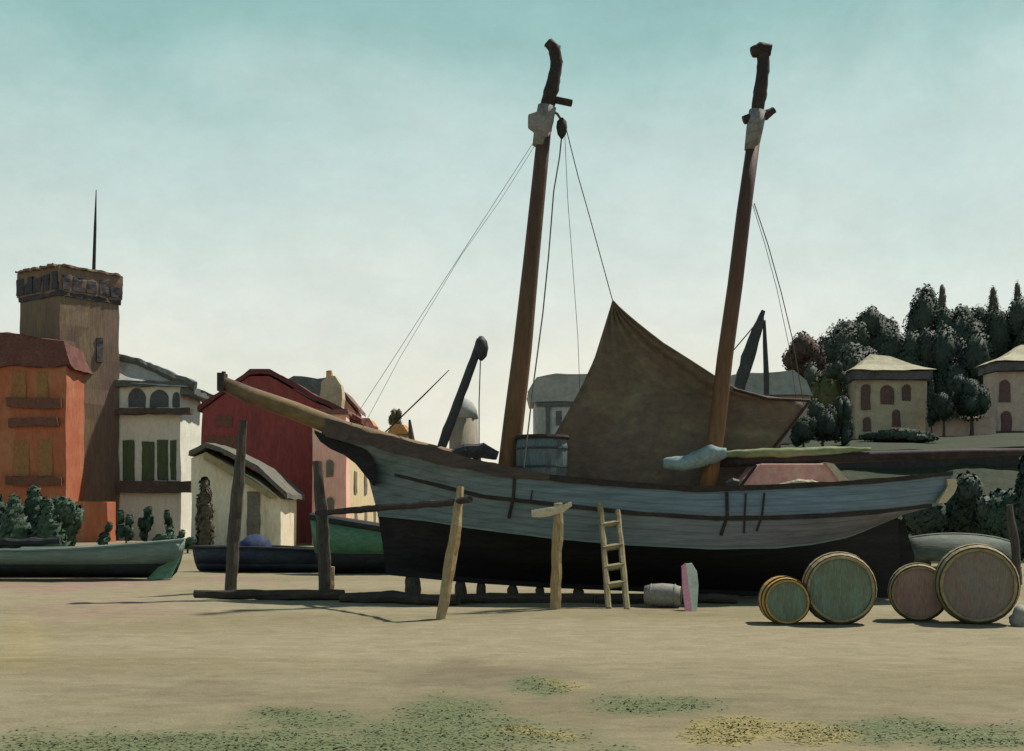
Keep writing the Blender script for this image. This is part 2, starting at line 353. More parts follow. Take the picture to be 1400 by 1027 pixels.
# ------------------------------------------------------------------ schooner
YC = 29.0
L0 = [(440, 583), (500, 599), (560, 614), (640, 634), (690, 645), (770, 655), (850, 662), (950, 669), (1050, 666), (1150, 661), (1230, 655), (1303, 647)]
L1 = [(500, 640), (540, 649), (600, 664), (660, 679), (760, 690), (870, 702), (980, 709), (1060, 708), (1130, 705), (1200, 700), (1286, 690)]
L2 = [(517, 705), (580, 711), (640, 721), (750, 735), (850, 744), (970, 750), (1060, 749), (1110, 744), (1160, 734), (1228, 706)]
L3 = [(523, 745), (700, 768), (900, 780), (1000, 782), (1150, 775), (1230, 755)]
L4 = [(527, 780), (640, 791), (750, 798), (900, 804), (1000, 808), (1100, 812), (1231, 815)]
def ends(L): return L[0][0], L[-1][0]
def shape(u, bow, stern):
    a = 1-(1-min(1, u/0.42))**2.3
    b = 1-(1-stern)*max(0, (u-0.62)/0.38)**1.8
    return bow+(1-bow)*a*b if u < 0.62 else b
SB = {0: (2.05, .05, .62), 1: (2.12, .04, .5), 2: (1.95, .035, .06), 3: (1.25, .05, .08), 4: (0.11, .9, .9)}
LV = {0: L0, 1: L1, 2: L2, 3: L3, 4: L4}
def hp(l, u, side=-1, out=0.0, dpy=0.0):
    """point on the hull: level l (may be fractional), u from bow to stern"""
    k = int(min(3, math.floor(l))); t = l-k
    def one(i):
        a, b = ends(LV[i]); px = a+(b-a)*u; B, bw, sn = SB[i]
        h = B*shape(u, bw, sn)+out
        return P(px, interp(LV[i], px)+dpy, YC-h)
    p = one(k) if t < 1e-6 else one(k).lerp(one(k+1), t)
    if l > 2 and l < 4: p.y -= 0.0
    if side > 0: p = Vector((p.x, 2*YC-p.y, p.z))
    return p
U = [i/48 for i in range(49)]
sch = thing('schooner', 'blue grey two-masted schooner with black bottom and brown sail, hauled out on the sand', 'sailing ship', (2.5, YC, 0))
def hull_side(levels, out=0):
    m = MB()
    rows = [[hp(l, u, -1, out) for l in levels] for u in U]
    m.grid(rows); m.grid([[hp(l, u, 1, out) for l in levels] for u in U])
    m.grid([[rows[0][i], Vector((rows[0][i].x, 2*YC-rows[0][i].y, rows[0][i].z))] for i in range(len(levels))])
    m.grid([[rows[-1][i], Vector((rows[-1][i].x, 2*YC-rows[-1][i].y, rows[-1][i].z))] for i in range(len(levels))])
    return m
hull = hull_side([0, .25, .5, .75, 1, 1.25, 1.5, 1.75, 2]).build('hull', 'hull_blue', sch, smooth=True)
ca = hull.data.color_attributes.new('old_paint', 'FLOAT_COLOR', 'POINT')
for i, v in enumerate(hull.data.vertices):
    p = v.co+BASE[hull]; qx = CX+p.x*F/YC; wz = GZ(interp(L1, qx), 26.9)
    t = max(0, min(1, (qx-780)/260)); up = max(0, min(1, (p.z-wz)/.12+.5))
    fore = Vector((.135, .185, .203)); au = Vector((.142, .207, .272)); al = Vector((.18, .187, .228))
    c = fore.lerp(al.lerp(au, up), t); ca.data[i].color = (c.x, c.y, c.z, 1)
sm = hull.data.attributes.new('strake', 'FLOAT', 'POINT')
sm.data.foreach_set('value', [(i % 9)*.25*4.5+.3 if i < 2*49*9 else .5 for i in range(len(hull.data.vertices))])
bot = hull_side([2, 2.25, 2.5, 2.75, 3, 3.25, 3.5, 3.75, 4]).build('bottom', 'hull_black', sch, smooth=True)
# keel and sternpost
k = MB(); kp = [hp(4, u) for u in U]
poly = [Vector((p.x, YC-0.14, p.z-0.0)) for p in kp]
k.grid([[Vector((p.x, YC-.14, p.z+.1)), Vector((p.x, YC-.14, p.z-.10)), Vector((p.x, YC+.14, p.z-.10)), Vector((p.x, YC+.14, p.z+.1))] for p in poly])
k.build('keel', 'hull_black', sch)
rud = MB(); rud.prism([P(1224, 708, YC), P(1236, 712, YC), P(1250, 760, YC), P(1252, 812, YC), P(1228, 814, YC)], (0, 0.12, 0)); rud.build('rudder', 'hull_black', sch)
# deck
dk = MB(); dk.grid([[hp(0.28, u, -1, -.06), hp(0.28, u, 1, -.06)] for u in U]); dk.build('deck', 'deck', sch)
# wale strip, rail
def strip(la, u0, u1, hpx, out, name, mat, parent, both=True, n=60, top=False):
    m = MB()
    for side in ((-1, 1) if both else (-1,)):
        rows = []
        for i in range(n+1):
            u = u0+(u1-u0)*i/n; h = (hpx(u) if callable(hpx) else hpx)*(1+.35*noise.noise(Vector((u*19, la, 0)))+.2*noise.noise(Vector((u*60, la, 3))))
            a = hp(la, u, side, out, -h/2); b = hp(la, u, side, out, h/2)
            c = hp(la, u, side, -0.12, h/2); d = hp(la, u, side, -0.12, -h/2)
            rows.append([a, b, c, d, a])
        m.grid(rows); m.add(rows[0][:4], [(0, 1, 2, 3)]); m.add(rows[-1][:4], [(0, 1, 2, 3)])
    return m.build(name, mat, parent)
strip(0, 0.0, .36, lambda u: interp([(0, 22), (.1, 23), (.25, 18), (.36, 10)], u), 0.05, 'rail_cap', 'rail_brown', hull)
strip(0, 0.3605, 1, lambda u: interp([(.36, 9), (.5, 8), (1, 6)], u), 0.05, 'rail_cap', 'wood_dark', hull)
strip(1, 0.05, 0.985, lambda u: interp([(0, 2), (.05, 5), (.3, 6), (.6, 6), (.85, 7), (1, 4)], u), 0.03, 'wale', 'wood_dark', hull)
strip(2, 0.0, 1, 2.5, 0.02, 'waterline_board', 'boat_teal', hull)
# plank marks hanging down the side: dark rubbing timbers
def rubber(pts, w):
    m = MB(); m.tube(pts, w, 6); return m.build('rubbing_timber', 'wood_dark', hull)
def on_side(px, py):
    best = None
    for i in range(101):
        u = i/100
        for j in range(33):
            l = j/16; p = hp(l, u, -1, 0.03)
            qx = CX+p.x*F/p.y; qy = HY-(p.z-EYE)*F/p.y
            e = (qx-px)**2+(qy-py)**2
            if best is None or e < best[0]: best = (e, p)
    return best[1]
for pts, w in (([(705, 652), (701, 680), (696, 709)], .035), ([(992, 674), (991, 706), (986, 733)], .035), ([(1020, 674), (1021, 706), (1017, 730)], .02), ([(1041, 674), (1044, 706), (1037, 727)], .022), ([(728, 670), (728, 683)], .014)):
    rubber([on_side(a, b) for a, b in pts], w)
# dark cheek under the clipper bow
ck = MB()
top = [(430, 588), (446, 596), (464, 604), (484, 609), (502, 614), (511, 634), (513, 648)]
botl = [(430, 592), (438, 604), (452, 614), (470, 622), (486, 634), (499, 650), (510, 664)]
def bowd(px): return YC-max(0.12, hpx_b(px))
def hpx_b(px): return interp([(430, .12), (470, .28), (515, .62)], px)
for sd in (-1, 1):
    ra = [P(x, y, YC-hpx_b(x)-.03) for x, y in top]; rb = [P(x, y, YC-hpx_b(x)-.03) for x, y in botl]
    rows = [[a, a.lerp(b, .5), b, Vector((b.x, YC, b.z)), Vector((a.x, YC, a.z))] for a, b in zip(ra, rb)]
    if sd > 0: rows = [[Vector((p.x, 2*YC-p.y, p.z)) for p in r] for r in rows]
    ck.grid(rows)
ck.build('bow_cheek', 'hull_black', sch)
# bowsprit
bs = MB(); bs.tube([P(306, 525, YC), P(340, 540, YC), P(400, 561, YC), P(470, 588, YC), P(560, 612, YC), P(640, 628, YC)], [.17, .2, .215, .22, .2, .14], 10)
bsp = bs.build('bowsprit', 'spar_ochre', sch, smooth=True)
c = MB(); c.box(P(304, 523, YC), (.16, .4, .42)); c.tube([P(305, 520, YC), P(306, 508, YC)], .05, 6); c.build('bowsprit_cap', 'wood_dark', bsp)
c = MB(); c.tube([P(486, 596, YC), P(500, 600, YC), P(514, 604, YC)], .245, 10); c.build('gammon_band', 'iron', bsp)
# masts
def mast(pts, rpx, name_pts_upper, collar, mat='mast_brown'):
    m = MB(); m.tube([P(x, y, YC) for x, y in pts], [r*YC/F for r in rpx], 14)
    o = m.build('mast', mat, sch, smooth=True); ca = o.data.color_attributes.new('mast_tone', 'FLOAT_COLOR', 'POINT')  # colour runs from warm brown at the foot to dark maroon above
    for i, v in enumerate(o.data.vertices):
        t = max(0, min(1, (v.co.z+BASE[o].z-3)/6.0)); c = Vector((.185, .098, .042)).lerp(Vector((.066, .036, .031)), t**.8); ca.data[i].color = (c.x, c.y, c.z, 1)
    return o
fm = mast([(691, 665), (695, 640), (703, 570), (714, 480), (727, 350), (738, 240), (745, 170)], [15, 14.5, 14, 13, 11, 10, 9.5], None, None)
m = MB(); m.tube([P(x, y, YC) for x, y in [(744, 178), (749, 140), (757, 110), (761, 85), (758, 66), (749, 58)]], [q*YC/F for q in (10.5, 10, 9.5, 8.5, 9, 7)], 12); m.build('masthead', 'mast_black', fm, smooth=True, rough=(.12, .035, 5))
m = MB(); m.tube([P(738, 200, YC), P(744, 165, YC), P(748, 146, YC)], [q*YC/F for q in (10.5, 13, 13)], 12)
m.build('hounds', 'mast_grey', fm, smooth=True)
m = MB(); m.prism([P(747, 148, YC-.22), P(722, 156, YC-.22), P(722, 168, YC-.22), P(735, 178, YC-.22), P(745, 180, YC-.22)], (0, .44, 0)); m.build('bolster', 'mast_grey', fm, bevel=.03)
m = MB(); m.box(P(766, 138, YC), (.58, .2, .13), Matrix.Rotation(R(12), 3, 'Y')); m.build('crosstree', 'mast_black', fm, bevel=.03)
m = MB(); m.lathe([(.02, -.28), (.1, -.17), (.13, 0), (.11, .14), (.03, .22)], 12, Matrix.Translation(P(768, 174, YC))); m.build('block', 'mast_black', fm, smooth=True)
mm = mast([(967, 672), (972, 640), (981, 580), (991, 490), (1005, 390), (1017, 290), (1030, 195)], [12, 12, 11.5, 11, 10.5, 10, 9], None, None)
m = MB(); m.tube([P(x, y, YC) for x, y in [(1031, 185), (1036, 150), (1042, 110), (1044, 85), (1042, 68)]], [q*YC/F for q in (9, 9, 9.5, 9, 8)], 12); m.build('masthead', 'mast_black', mm, smooth=True, rough=(.12, .03, 5))
m = MB(); m.tube([P(1028, 72, YC), P(1040, 68, YC), P(1054, 68, YC)], [.12, .18, .14], 10); m.build('truck', 'mast_black', mm, smooth=True, rough=(.08, .03, 6))
m = MB(); m.tube([P(1027, 206, YC), P(1032, 175, YC), P(1036, 152, YC)], [q*YC/F for q in (9.5, 11.5, 12)], 12); m.build('hounds', 'mast_grey', mm, smooth=True)
m = MB(); m.tube([P(1016, 165, YC), P(1030, 160, YC), P(1048, 157, YC), P(1059, 150, YC)], [.10, .12, .12, .07], 8); m.build('crosstree', 'mast_black', mm, rough=(.1, .02, 6))
m = MB(); m.tube([P(753, 150, YC), P(762, 156, YC), P(768, 165, YC)], .03, 6); m.build('block_strop', 'rope', fm)
# rigging
def rope(pts, r=.014, name='rope', mat='rope', sag=0):
    m = MB(); m.tube(pts, r, 5); return m.build(name, mat, sch)
rope([P(735, 186, YC), P(680, 271, YC), P(625, 356, YC), P(540, 487, YC), P(474, 588, YC)], .006, 'forestay')
rope([P(737, 190, YC-.1), P(684, 274, YC-.1), P(630, 350, YC-.1), P(548, 487, YC-.1), P(492, 592, YC-.1)], .005, 'forestay')
rope([P(768, 185, YC), P(765, 215, YC), P(757, 262, YC-.3), P(750, 350, YC-.6), P(742, 430, YC-.9), P(730, 520, YC-1.3), P(716, 640, YC-1.9)], .017, 'shroud')
rope([P(772, 180, YC), P(776, 270, YC+.4), P(782, 350, YC+.7), P(790, 460, YC+1.2), P(797, 650, YC+1.9)], .007, 'shroud')
rope([P(774, 176, YC), P(790, 240, YC+.1), P(806, 296, YC+.2), P(838, 413, YC+.35)], .012, 'halyard')
rope([P(1031, 278, YC), P(1050, 335, YC+.4), P(1068, 400, YC+.9), P(1083, 462, YC+1.3), P(1100, 560, YC+1.8)], .013, 'shroud')
rope([P(1029, 280, YC), P(1046, 335, YC+.3), P(1062, 395, YC+.7), P(1080, 480, YC+1.2), P(1090, 560, YC+1.7)], .008, 'shroud')
# sail
left = [(838, 411), (826, 450), (812, 492), (797, 525), (778, 560), (757, 597), (757, 672)]
right = [(838, 411), (862, 434), (905, 468), (950, 496), (1005, 531), (1050, 543), (1105, 548)]
foot = [(757, 672), (1066, 672)]
sl = MB(); rows = []
NS = 22
# rows across: from left edge to right edge, parameter v from the peak down
def edge(pts, t):
    n = len(pts)-1; k = min(n-1, int(t*n)); f = t*n-k
    return Vector((pts[k][0]+(pts[k+1][0]-pts[k][0])*f, pts[k][1]+(pts[k+1][1]-pts[k][1])*f))
lft = left; rgt = right+[(1072, 600), (1058, 620), (1050, 672)]
for i in range(NS+1):
    v = i/NS; a = edge(lft, v); b = edge(rgt, v); r = []
    for j in range(NS+1):
        w = j/NS; q = a.lerp(b, w)
        r.append(P(q.x, q.y, YC+.55+.35*math.sin(math.pi*w)*math.sin(math.pi*min(1, v*1.0))+.10*math.sin(w*17+v*5)*v+.05*math.sin(w*31-v*9)))
    rows.append(r)
sl.grid(rows); sail = sl.build('sail', 'sail_brown', sch, smooth=True, thick=.03)
bolt = MB(); bolt.tube([P(x, y, YC+.52) for x, y in [(1003, 532), (1050, 545), (1107, 548)]], .035, 6); bolt.tube([P(x, y, YC+.5) for x, y in [(1107, 548), (1084, 580), (1058, 612)]], .035, 6); bolt.build('bolt_rope', 'mast_black', sail)
bo = MB(); bo.tube([P(976, 633, YC), P(1080, 629, YC), P(1200, 624, YC), P(1320, 620, YC), P(1412, 617, YC)], [.11, .125, .13, .115, .07], 9); boom = bo.build('boom', 'mast_black', sch, smooth=True)
bo = MB(); bo.tube([P(984, 621, YC-.05), P(1020, 620, YC-.05), P(1080, 619, YC-.05), P(1140, 616, YC-.05), P(1190, 615, YC-.05)], [.06, .115, .125, .10, .03], 9, .9); bo.build('stowed_canvas', 'canvas_green', boom, smooth=True, rough=(.15, .035, 2.5))
# deck fittings
db = MB(); db.lathe([(.56, 0), (.60, .25), (.60, .7), (.56, .88)], 18, Matrix.Translation(P(741, 652, YC-.5))); dbx = db.build('water_butt', 'box_teal', sch, smooth=False)
m = MB(); m.lathe([(.62, .86), (.64, .90), (.62, .95)], 18, Matrix.Translation(P(741, 652, YC-.5))); m.build('lid', 'wood_dark', dbx)
for zz in (.2, .62):
    m = MB(); m.lathe([(.612, zz), (.62, zz+.02), (.612, zz+.05)], 18, Matrix.Translation(P(741, 652, YC-.5))); m.build('hoop', 'iron', dbx)
wl = MB(); wl.tube([P(x, y, YC-.2) for x, y in [(620, 622), (636, 617), (660, 616), (680, 624)]], [.12, .17, .17, .1], 9)
wl.tube([P(652, 630, YC+.2), P(652, 612, YC+.2)], .1, 8); wl.tube([P(632, 630, YC+.2), P(632, 612, YC+.2)], .1, 8); wl.build('windlass', 'iron', sch, rough=(.12, .03, 4))
fb = MB(); fb.tube([P(x, y, YC-.35) for x, y in [(908, 636), (922, 634), (942, 632), (958, 626), (975, 622), (994, 620)]], [.1, .17, .18, .22, .21, .12], 12)
fb.build('folded_canvas', 'cloth_blue', sch, smooth=True, rough=(.1, .06, 3))
# deckhouse
dh = MB()
A = [P(1014, 672, YC-.8), P(1158, 672, YC-.8), P(1150, 655, YC-.8), P(1132, 634, YC-.8), P(1040, 634, YC-.8), P(1020, 655, YC-.8)]
dh.prism(A, (0, 1.9, 0)); dho = dh.build('deckhouse', 'pink_cabin', sch, bevel=.03)
m = MB(); m.prism([P(1128, 632, YC-.86), P(1140, 634, YC-.86), P(1163, 660, YC-.86), P(1150, 662, YC-.86)], (0, 2.0, 0)); m.build('end_board', 'cream', dho)
m = MB(); m.tube([P(1034, 636, YC-.9), P(1022, 652, YC-.9), P(1010, 668, YC-.9)], .035, 6); m.build('corner_post', 'wood_dark', dho)
m = MB(); m.tube([P(1066, 664, YC-1.2), P(1090, 660, YC-1.2), P(1120, 661, YC-1.2)], [.05, .09, .05], 8); m.build('coiled_rope', 'cream', sch, rough=(.08, .03, 5))
m = MB(); m.tube([P(993, 662, YC-1.3), P(1002, 659, YC-1.3), P(1010, 660, YC-1.3)], [.06, .1, .07], 8); m.build('mooring_bitt', 'iron', sch)
# stern trim
m = MB()
rows = []
for px, py, w in ((1301, 655, 6), (1303, 664, 6), (1297, 676, 7), (1288, 688, 6)):
    d0 = YC-1.24
    rows.append([P(px-w, py, d0-.1), P(px+w, py, d0-.1), Vector((P(px+w, py, d0).x, YC+1.3, P(px, py, d0).z)), Vector((P(px-w, py, d0).x, YC+1.3, P(px, py, d0).z)), P(px-w, py, d0-.1)])
m.grid(rows); m.build('stern_trim', 'cream', sch, rough=(.2, .03, 3))
# cargo derrick forward
dr = MB(); dr.tube([P(598, 630, YC+.3), P(612, 588, YC+.3), P(630, 540, YC+.3), P(648, 490, YC+.3), P(656, 464, YC+.3)], [.1, .13, .115, .10, .08], 8)
dro = dr.build('derrick', 'iron', sch, rough=(.3, .02, 3))
m = MB(); m.lathe([(.03, -.3), (.13, -.2), (.17, 0), (.14, .16), (.05, .28)], 10, Matrix.Translation(P(658, 476, YC+.25))); m.build('block', 'iron', dro, smooth=True)
m = MB(); m.tube([P(657, 488, YC+.25), P(655, 550, YC+.25), P(655, 622, YC+.25)], .014, 5); m.build('hoist_rope', 'rope', dro)
m = MB(); m.tube([P(614, 506, YC+.3), P(580, 540, YC+.3), P(530, 588, YC+.3), P(516, 600, YC+.3)], [.01, .018, .018, .014], 5); m.build('guy_spar', 'wood_dark', sch)

# ------------------------------------------------------------------ keel blocks, posts, ladder
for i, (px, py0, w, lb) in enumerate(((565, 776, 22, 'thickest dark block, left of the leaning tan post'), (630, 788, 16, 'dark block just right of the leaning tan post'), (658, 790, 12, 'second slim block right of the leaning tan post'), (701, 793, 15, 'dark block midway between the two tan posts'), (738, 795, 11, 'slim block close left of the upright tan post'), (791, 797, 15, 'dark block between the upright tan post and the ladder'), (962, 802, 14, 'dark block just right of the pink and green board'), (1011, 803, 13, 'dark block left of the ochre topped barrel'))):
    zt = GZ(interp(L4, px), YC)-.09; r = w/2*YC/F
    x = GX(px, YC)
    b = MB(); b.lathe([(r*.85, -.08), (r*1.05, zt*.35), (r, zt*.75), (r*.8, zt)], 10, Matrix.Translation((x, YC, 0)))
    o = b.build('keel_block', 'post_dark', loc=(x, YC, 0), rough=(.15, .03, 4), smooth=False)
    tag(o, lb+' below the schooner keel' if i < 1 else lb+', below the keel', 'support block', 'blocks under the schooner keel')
def stick(name, pts, d, rpx, mat, label, cat, group=None, flat=1.0, n=8):
    pp = [P(x, y, dd) for (x, y), dd in zip(pts, d)]
    m = MB(); m.tube(pp, [r*dd/F for r, dd in zip(rpx, d)], n, flat)
    o = m.build(name, mat, loc=(pp[-1].x, pp[-1].y, 0), rough=(.2, .025, 2.5))
    return tag(o, label, cat, group)
stick('mooring_post', [(333, 575), (327, 650), (320, 730), (315, 812)], [30.6]*4, [5, 8, 9, 8], 'post_dark', 'tall dark post leaning right, in front of the small navy boat', 'post', 'posts around the schooner bow')
stick('mooring_post', [(433, 630), (440, 700), (443, 760), (444, 818)], [29.2]*4, [6, 9, 9, 8], 'post_dark', 'dark post holding the left end of the rail below the bow', 'post', 'posts around the schooner bow')
stick('short_stake', [(453, 775), (452, 800), (450, 814)], [29.8]*3, [5, 6, 6], 'post_tan', 'short tan stub behind the dark post at the end of the rail', 'post')
stick('shoring_post', [(629, 667), (624, 720), (614, 780), (603, 848)], [23.6, 23.4, 23.3, 23.2], [5, 8, 9, 7], 'post_tan', 'leaning tan post with the rail end lashed to its top', 'post', 'tan posts beside the hull')
stick('shoring_post', [(763, 688), (762, 740), (760, 800), (759, 834)], [25.4]*4, [6, 8, 8, 8], 'post_tan', 'upright tan post with a pale broken board across its top', 'post', 'tan posts beside the hull')
stick('rail_pole', [(643, 683), (600, 689), (520, 694), (434, 702)], [23.1, 24.2, 26.6, 28.8], [4.5, 5, 5, 4], 'wood_dark', 'thin brown rail pole running from the dark post to the leaning tan post', 'rail')
stick('broken_board', [(781, 689), (768, 695), (745, 700), (727, 702)], [25.1]*4, [3, 5, 7, 5], 'cream', 'short pale broken board nailed across the upright tan post', 'board', flat=.4)
lg = MB(); pts = [P(266, 819, 28.4), P(330, 818, 28.2), P(400, 817, 28.1), P(470, 817, 28.1)]
pts = [Vector((p.x, p.y, .11)) for p in pts]
lg.tube(pts, [.085, .12, .13, .12], 9); tag(lg.build('timber_log', 'log', loc=(pts[1].x, pts[1].y, 0), rough=(.3, .04, 2)), 'long dark timber lying on the sand below the bowsprit', 'timber')
lg = MB(); pts = [Vector((GX(466, 27.4), 27.4, .10)), Vector((GX(540, 27.1), 27.1, .12)), Vector((GX(625, 26.6), 26.6, .10))]
lg.tube(pts, [.11, .14, .10], 9); tag(lg.build('timber_log', 'log', loc=(pts[1].x, pts[1].y, 0), rough=(.3, .04, 2)), 'shorter dark timber lying on the sand behind the leaning tan post', 'timber')
for xa, xb, dd, rr, lb in ((628, 812, 27.0, .125, 'added dark timber deepening the hull shadow behind the upright tan post'), (815, 1010, 26.9, .12, 'added dark timber deepening the hull shadow behind the keg and the leaning board')):  # timbers added to darken the thin hull shadow on the sand
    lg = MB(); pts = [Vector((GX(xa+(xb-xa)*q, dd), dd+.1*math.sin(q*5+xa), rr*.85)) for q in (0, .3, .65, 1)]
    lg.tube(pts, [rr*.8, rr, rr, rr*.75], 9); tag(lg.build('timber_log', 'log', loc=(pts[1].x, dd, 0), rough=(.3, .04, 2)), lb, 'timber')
ld = thing('ladder', 'short tan wooden ladder leaning on the hull beside the upright post', 'ladder', (GX(842, 25.4), 25.4, 0))
def lp(px, py):
    t = (py-690)/(832-690); return P(px, py, 26.65+(25.35-26.65)*t)
m = MB(); m.tube([lp(820, 688), lp(825, 740), lp(832, 832)], .065, 6); m.build('side_rail', 'ladder_tan', ld, rough=(.2, .015, 3))
m = MB(); m.tube([lp(844, 698), lp(850, 750), lp(857, 834)], .065, 6); m.build('side_rail', 'ladder_tan', ld, rough=(.2, .015, 3))
for yy, xa, xb in ((717, 822, 847), (748, 825, 851), (775, 827, 853), (799, 829, 855)):
    m = MB(); m.tube([lp(xa, yy+2), lp(xb, yy-2)], .07, 6); m.build('rung', 'ladder_tan', ld)
# keg + board
kg = thing('keg', 'small grey keg lying on the sand between the ladder and the pink and green board', 'keg', (GX(906, 26), 26, 0))
M_ = Matrix.Translation((GX(906, 26), 26, .25)) @ Matrix.Rotation(R(90), 4, 'Y') @ Matrix.Rotation(R(12), 4, 'X')
m = MB(); m.lathe([(.19, -.38), (.235, -.2), (.25, 0), (.235, .2), (.19, .38)], 18, M_); m.build('body', 'stone_grey', kg, smooth=True)
m = MB(); m.lathe([(.165, .375), (.17, .39), (.16, .395)], 18, M_); m.build('keg_head', 'wood_dark', kg)
for z in (-.26, .24):
    m = MB(); m.lathe([(.232, z), (.242, z+.02), (.232, z+.04)], 18, M_); m.build('hoop', 'stone_grey', kg)
bd = thing('leaning_board', 'pale green board with a pink edge leaning on the black bottom of the hull', 'board', (GX(945, 24.9), 24.9, 0))
def bp_(px, py): t = (py-768)/(838-768); return P(px, py, 25.6+(24.7-25.6)*t)
m = MB(); m.prism([bp_(938, 772), bp_(946, 771), bp_(953, 782), bp_(955, 800), bp_(953, 834), bp_(946, 838), bp_(941, 800)], (0, .05, .02)); m.build('face', 'plank_green', bd)
m = MB(); m.prism([bp_(932, 776), bp_(938, 771), bp_(941.5, 800), bp_(947, 839), bp_(937, 836), bp_(933, 805)], (0, .10, .02)); m.build('edge_strip', 'plank_pink', bd)

# ------------------------------------------------------------------ barrels
def barrel(label, px, base_py, rpx, len_, yaw, mbody, mhead, squash=1.0, bulge=1.13):
    d = EYE*F/(base_py-HY); r = rpx*d/F
    t = thing('barrel', label, 'barrel', (GX(px, d), d, 0), 'barrels lying in front of the stern')
    c = Vector((GX(px, d), d+len_/2, r*bulge*.985))
    M = Matrix.Translation(c) @ Matrix.Rotation(yaw, 4, 'Z') @ Matrix.Rotation(R(90), 4, 'X')   # local +z towards the viewer
    h = len_/2; n = 28
    prof = [(r*(1+(bulge-1)*(1-(z/h)**2)), z) for z in [h*(-1+i/6) for i in range(13)]]
    m = MB()
    rings = prof+[(r*.93, h), (r*.92, h-.13)]
    m.lathe(rings, n, M); m.build('staves', mbody, t, smooth=False, rough=(.5, .012, 2))
    hd = MB(); hd.lathe([(r*.925, h-.09), (r*.925, h-.045), (r*.4, h-.040)], n, M); hd.build('head', mhead, t)
    for z in (-h*.86, -h*.42, h*.42, h*.88):
        rr = r*(1+(bulge-1)*(1-(z/h)**2)); w = .035
        m = MB(); m.lathe([(rr*.99, z-w), (rr+.008, z-w), (rr+.008, z+w), (rr*.99, z+w)], n, M, cap=False); m.build('hoop', 'hoop', t)
    return t
barrel('big dark green barrel lying head on under the stern, second from left', 1155, 856, 45, .8, R(-9), 'barrel_tan', 'barrel_head_green')
barrel('low green barrel with ochre staves, half in shadow, leftmost of the row', 1078, 856, 30, .75, R(-2), 'barrel_ochre', 'barrel_head_green')
barrel('smaller pinkish brown barrel standing between the two biggest ones', 1264, 851, 36, .7, R(-15), 'barrel_tan', 'barrel_pink')
barrel('biggest grey brown barrel at the right end of the row', 1347, 856, 50, .85, R(-15), 'barrel_tan', 'barrel_brown')
st = MB(); d = 21.6; st.lathe([(.12, -.05), (.2, .05), (.22, .17), (.15, .3), (.04, .36)], 14, Matrix.Translation((GX(1398, d), d, 0)))
tag(st.build('boulder', 'stone_grey', loc=(GX(1398, d), d, 0), rough=(.12, .05, 4), smooth=True), 'small pale grey stone on the sand at the right end of the barrels', 'stone')

# ------------------------------------------------------------------ small boats
def skiff(root, x0, x1, d, zb, zs0, zs1, beam, mtop, mbot, zw, rail_m, bow='right', stern_b=.75, sag=.25, rail=.05):
    """open boat broadside: x0..x1 ends, keel height zb, sheer zs0..zs1, colour change at height zw"""
    n = 26
    def pt(l, u, sd):
        w = u if bow == 'right' else 1-u
        b = beam*(min(1, stern_b+(1-stern_b)*min(1, w/.35)) if w < .45 else (1-((w-.45)/.55)**2.4))
        b = max(b, .03)
        zsh = zs0+(zs1-zs0)*u-sag*math.sin(math.pi*u)
        z = [zsh, zw+(zsh-zw)*.5, zw, zb+(zw-zb)*.35, zb][l]; k = [1, .98, .9, .62, .08][l]
        rake = [0, .05, .13, .22, .34][l]*(zs1-zb)
        x = x0+(x1-x0)*u
        if bow == 'right': x -= rake*u**3
        else: x += rake*(1-u)**3
        return Vector((x, d+sd*b*k, z))
    us = [i/n for i in range(n+1)]
    def shell(ls):
        m = MB()
        for sd in (-1, 1): m.grid([[pt(l, u, sd) for l in ls] for u in us])
        for u in (0, 1): m.grid([[pt(l, u, -1), pt(l, u, 1)] for l in ls])
        return m
    shell([0, 1, 2]).build('topsides', mtop, root, smooth=True, thick=.05)
    shell([2, 3, 4]).build('bottom', mbot, root, smooth=True, thick=.04)
    m = MB()
    for sd in (-1, 1): m.tube([pt(0, u, sd)+Vector((0, sd*.02, 0)) for u in us], rail, 6)
    m.build('gunwale', rail_m, root)
    for u in (.3, .55): 
        a, b = pt(0, u, -1), pt(0, u, 1); m = MB(); m.box(((a.x+b.x)/2, d, a.z-.18), (.26, abs(b.y-a.y)*.96, .05)); m.build('thwart', rail_m, root)
    k = MB(); k.tube([pt(4, u, 0) for u in us], .05, 6); k.build('keel', mbot, root)
d = 36.6; sx = d/F
b1 = thing('rowing_boat', 'teal rowing boat with dark bottom on the sand before the orange house', 'boat', (GX(100, d), d, 0))
skiff(b1, GX(-95, d), GX(252, d), d, GZ(790, 35.8), GZ(748, d), GZ(738, d), .9, 'boat_teal', 'boat_dark', GZ(770, d), 'boat_teal', sag=.16, rail=.045)
m = MB(); m.tube([Vector((GX(-60, d), d-.55, GZ(742, d))), Vector((GX(30, d), d-.6, GZ(742, d))), Vector((GX(92, d), d-.6, GZ(738, d)))], [.12, .15, .09], 8); o = m.build('rolled_net', 'boat_dark', loc=(GX(20, d), d-.6, 0), rough=(.2, .05, 3)); tag(o, 'dark rolled net lying along the gunwale of the teal rowing boat', 'net')
m = MB(); m.prism([Vector((GX(208, d), d-.72, GZ(792, d))), Vector((GX(238, d), d-.45, GZ(790, d))), Vector((GX(248, d), d-.25, GZ(762, d))), Vector((GX(226, d), d-.72, GZ(774, d)))], (0, .12, 0)); m.build('bow_patch', 'boat_green', b1)
d = 41.5
b2 = thing('rowing_boat', 'small navy blue boat with a covered hump, behind the tall leaning post', 'boat', (GX(350, d), d, 0))
skiff(b2, GX(264, d), GX(446, d), d, GZ(781, d), GZ(748, d), GZ(752, d), .8, 'boat_navy', 'boat_navy', GZ(770, d), 'boat_dark', bow='left', sag=-.05)
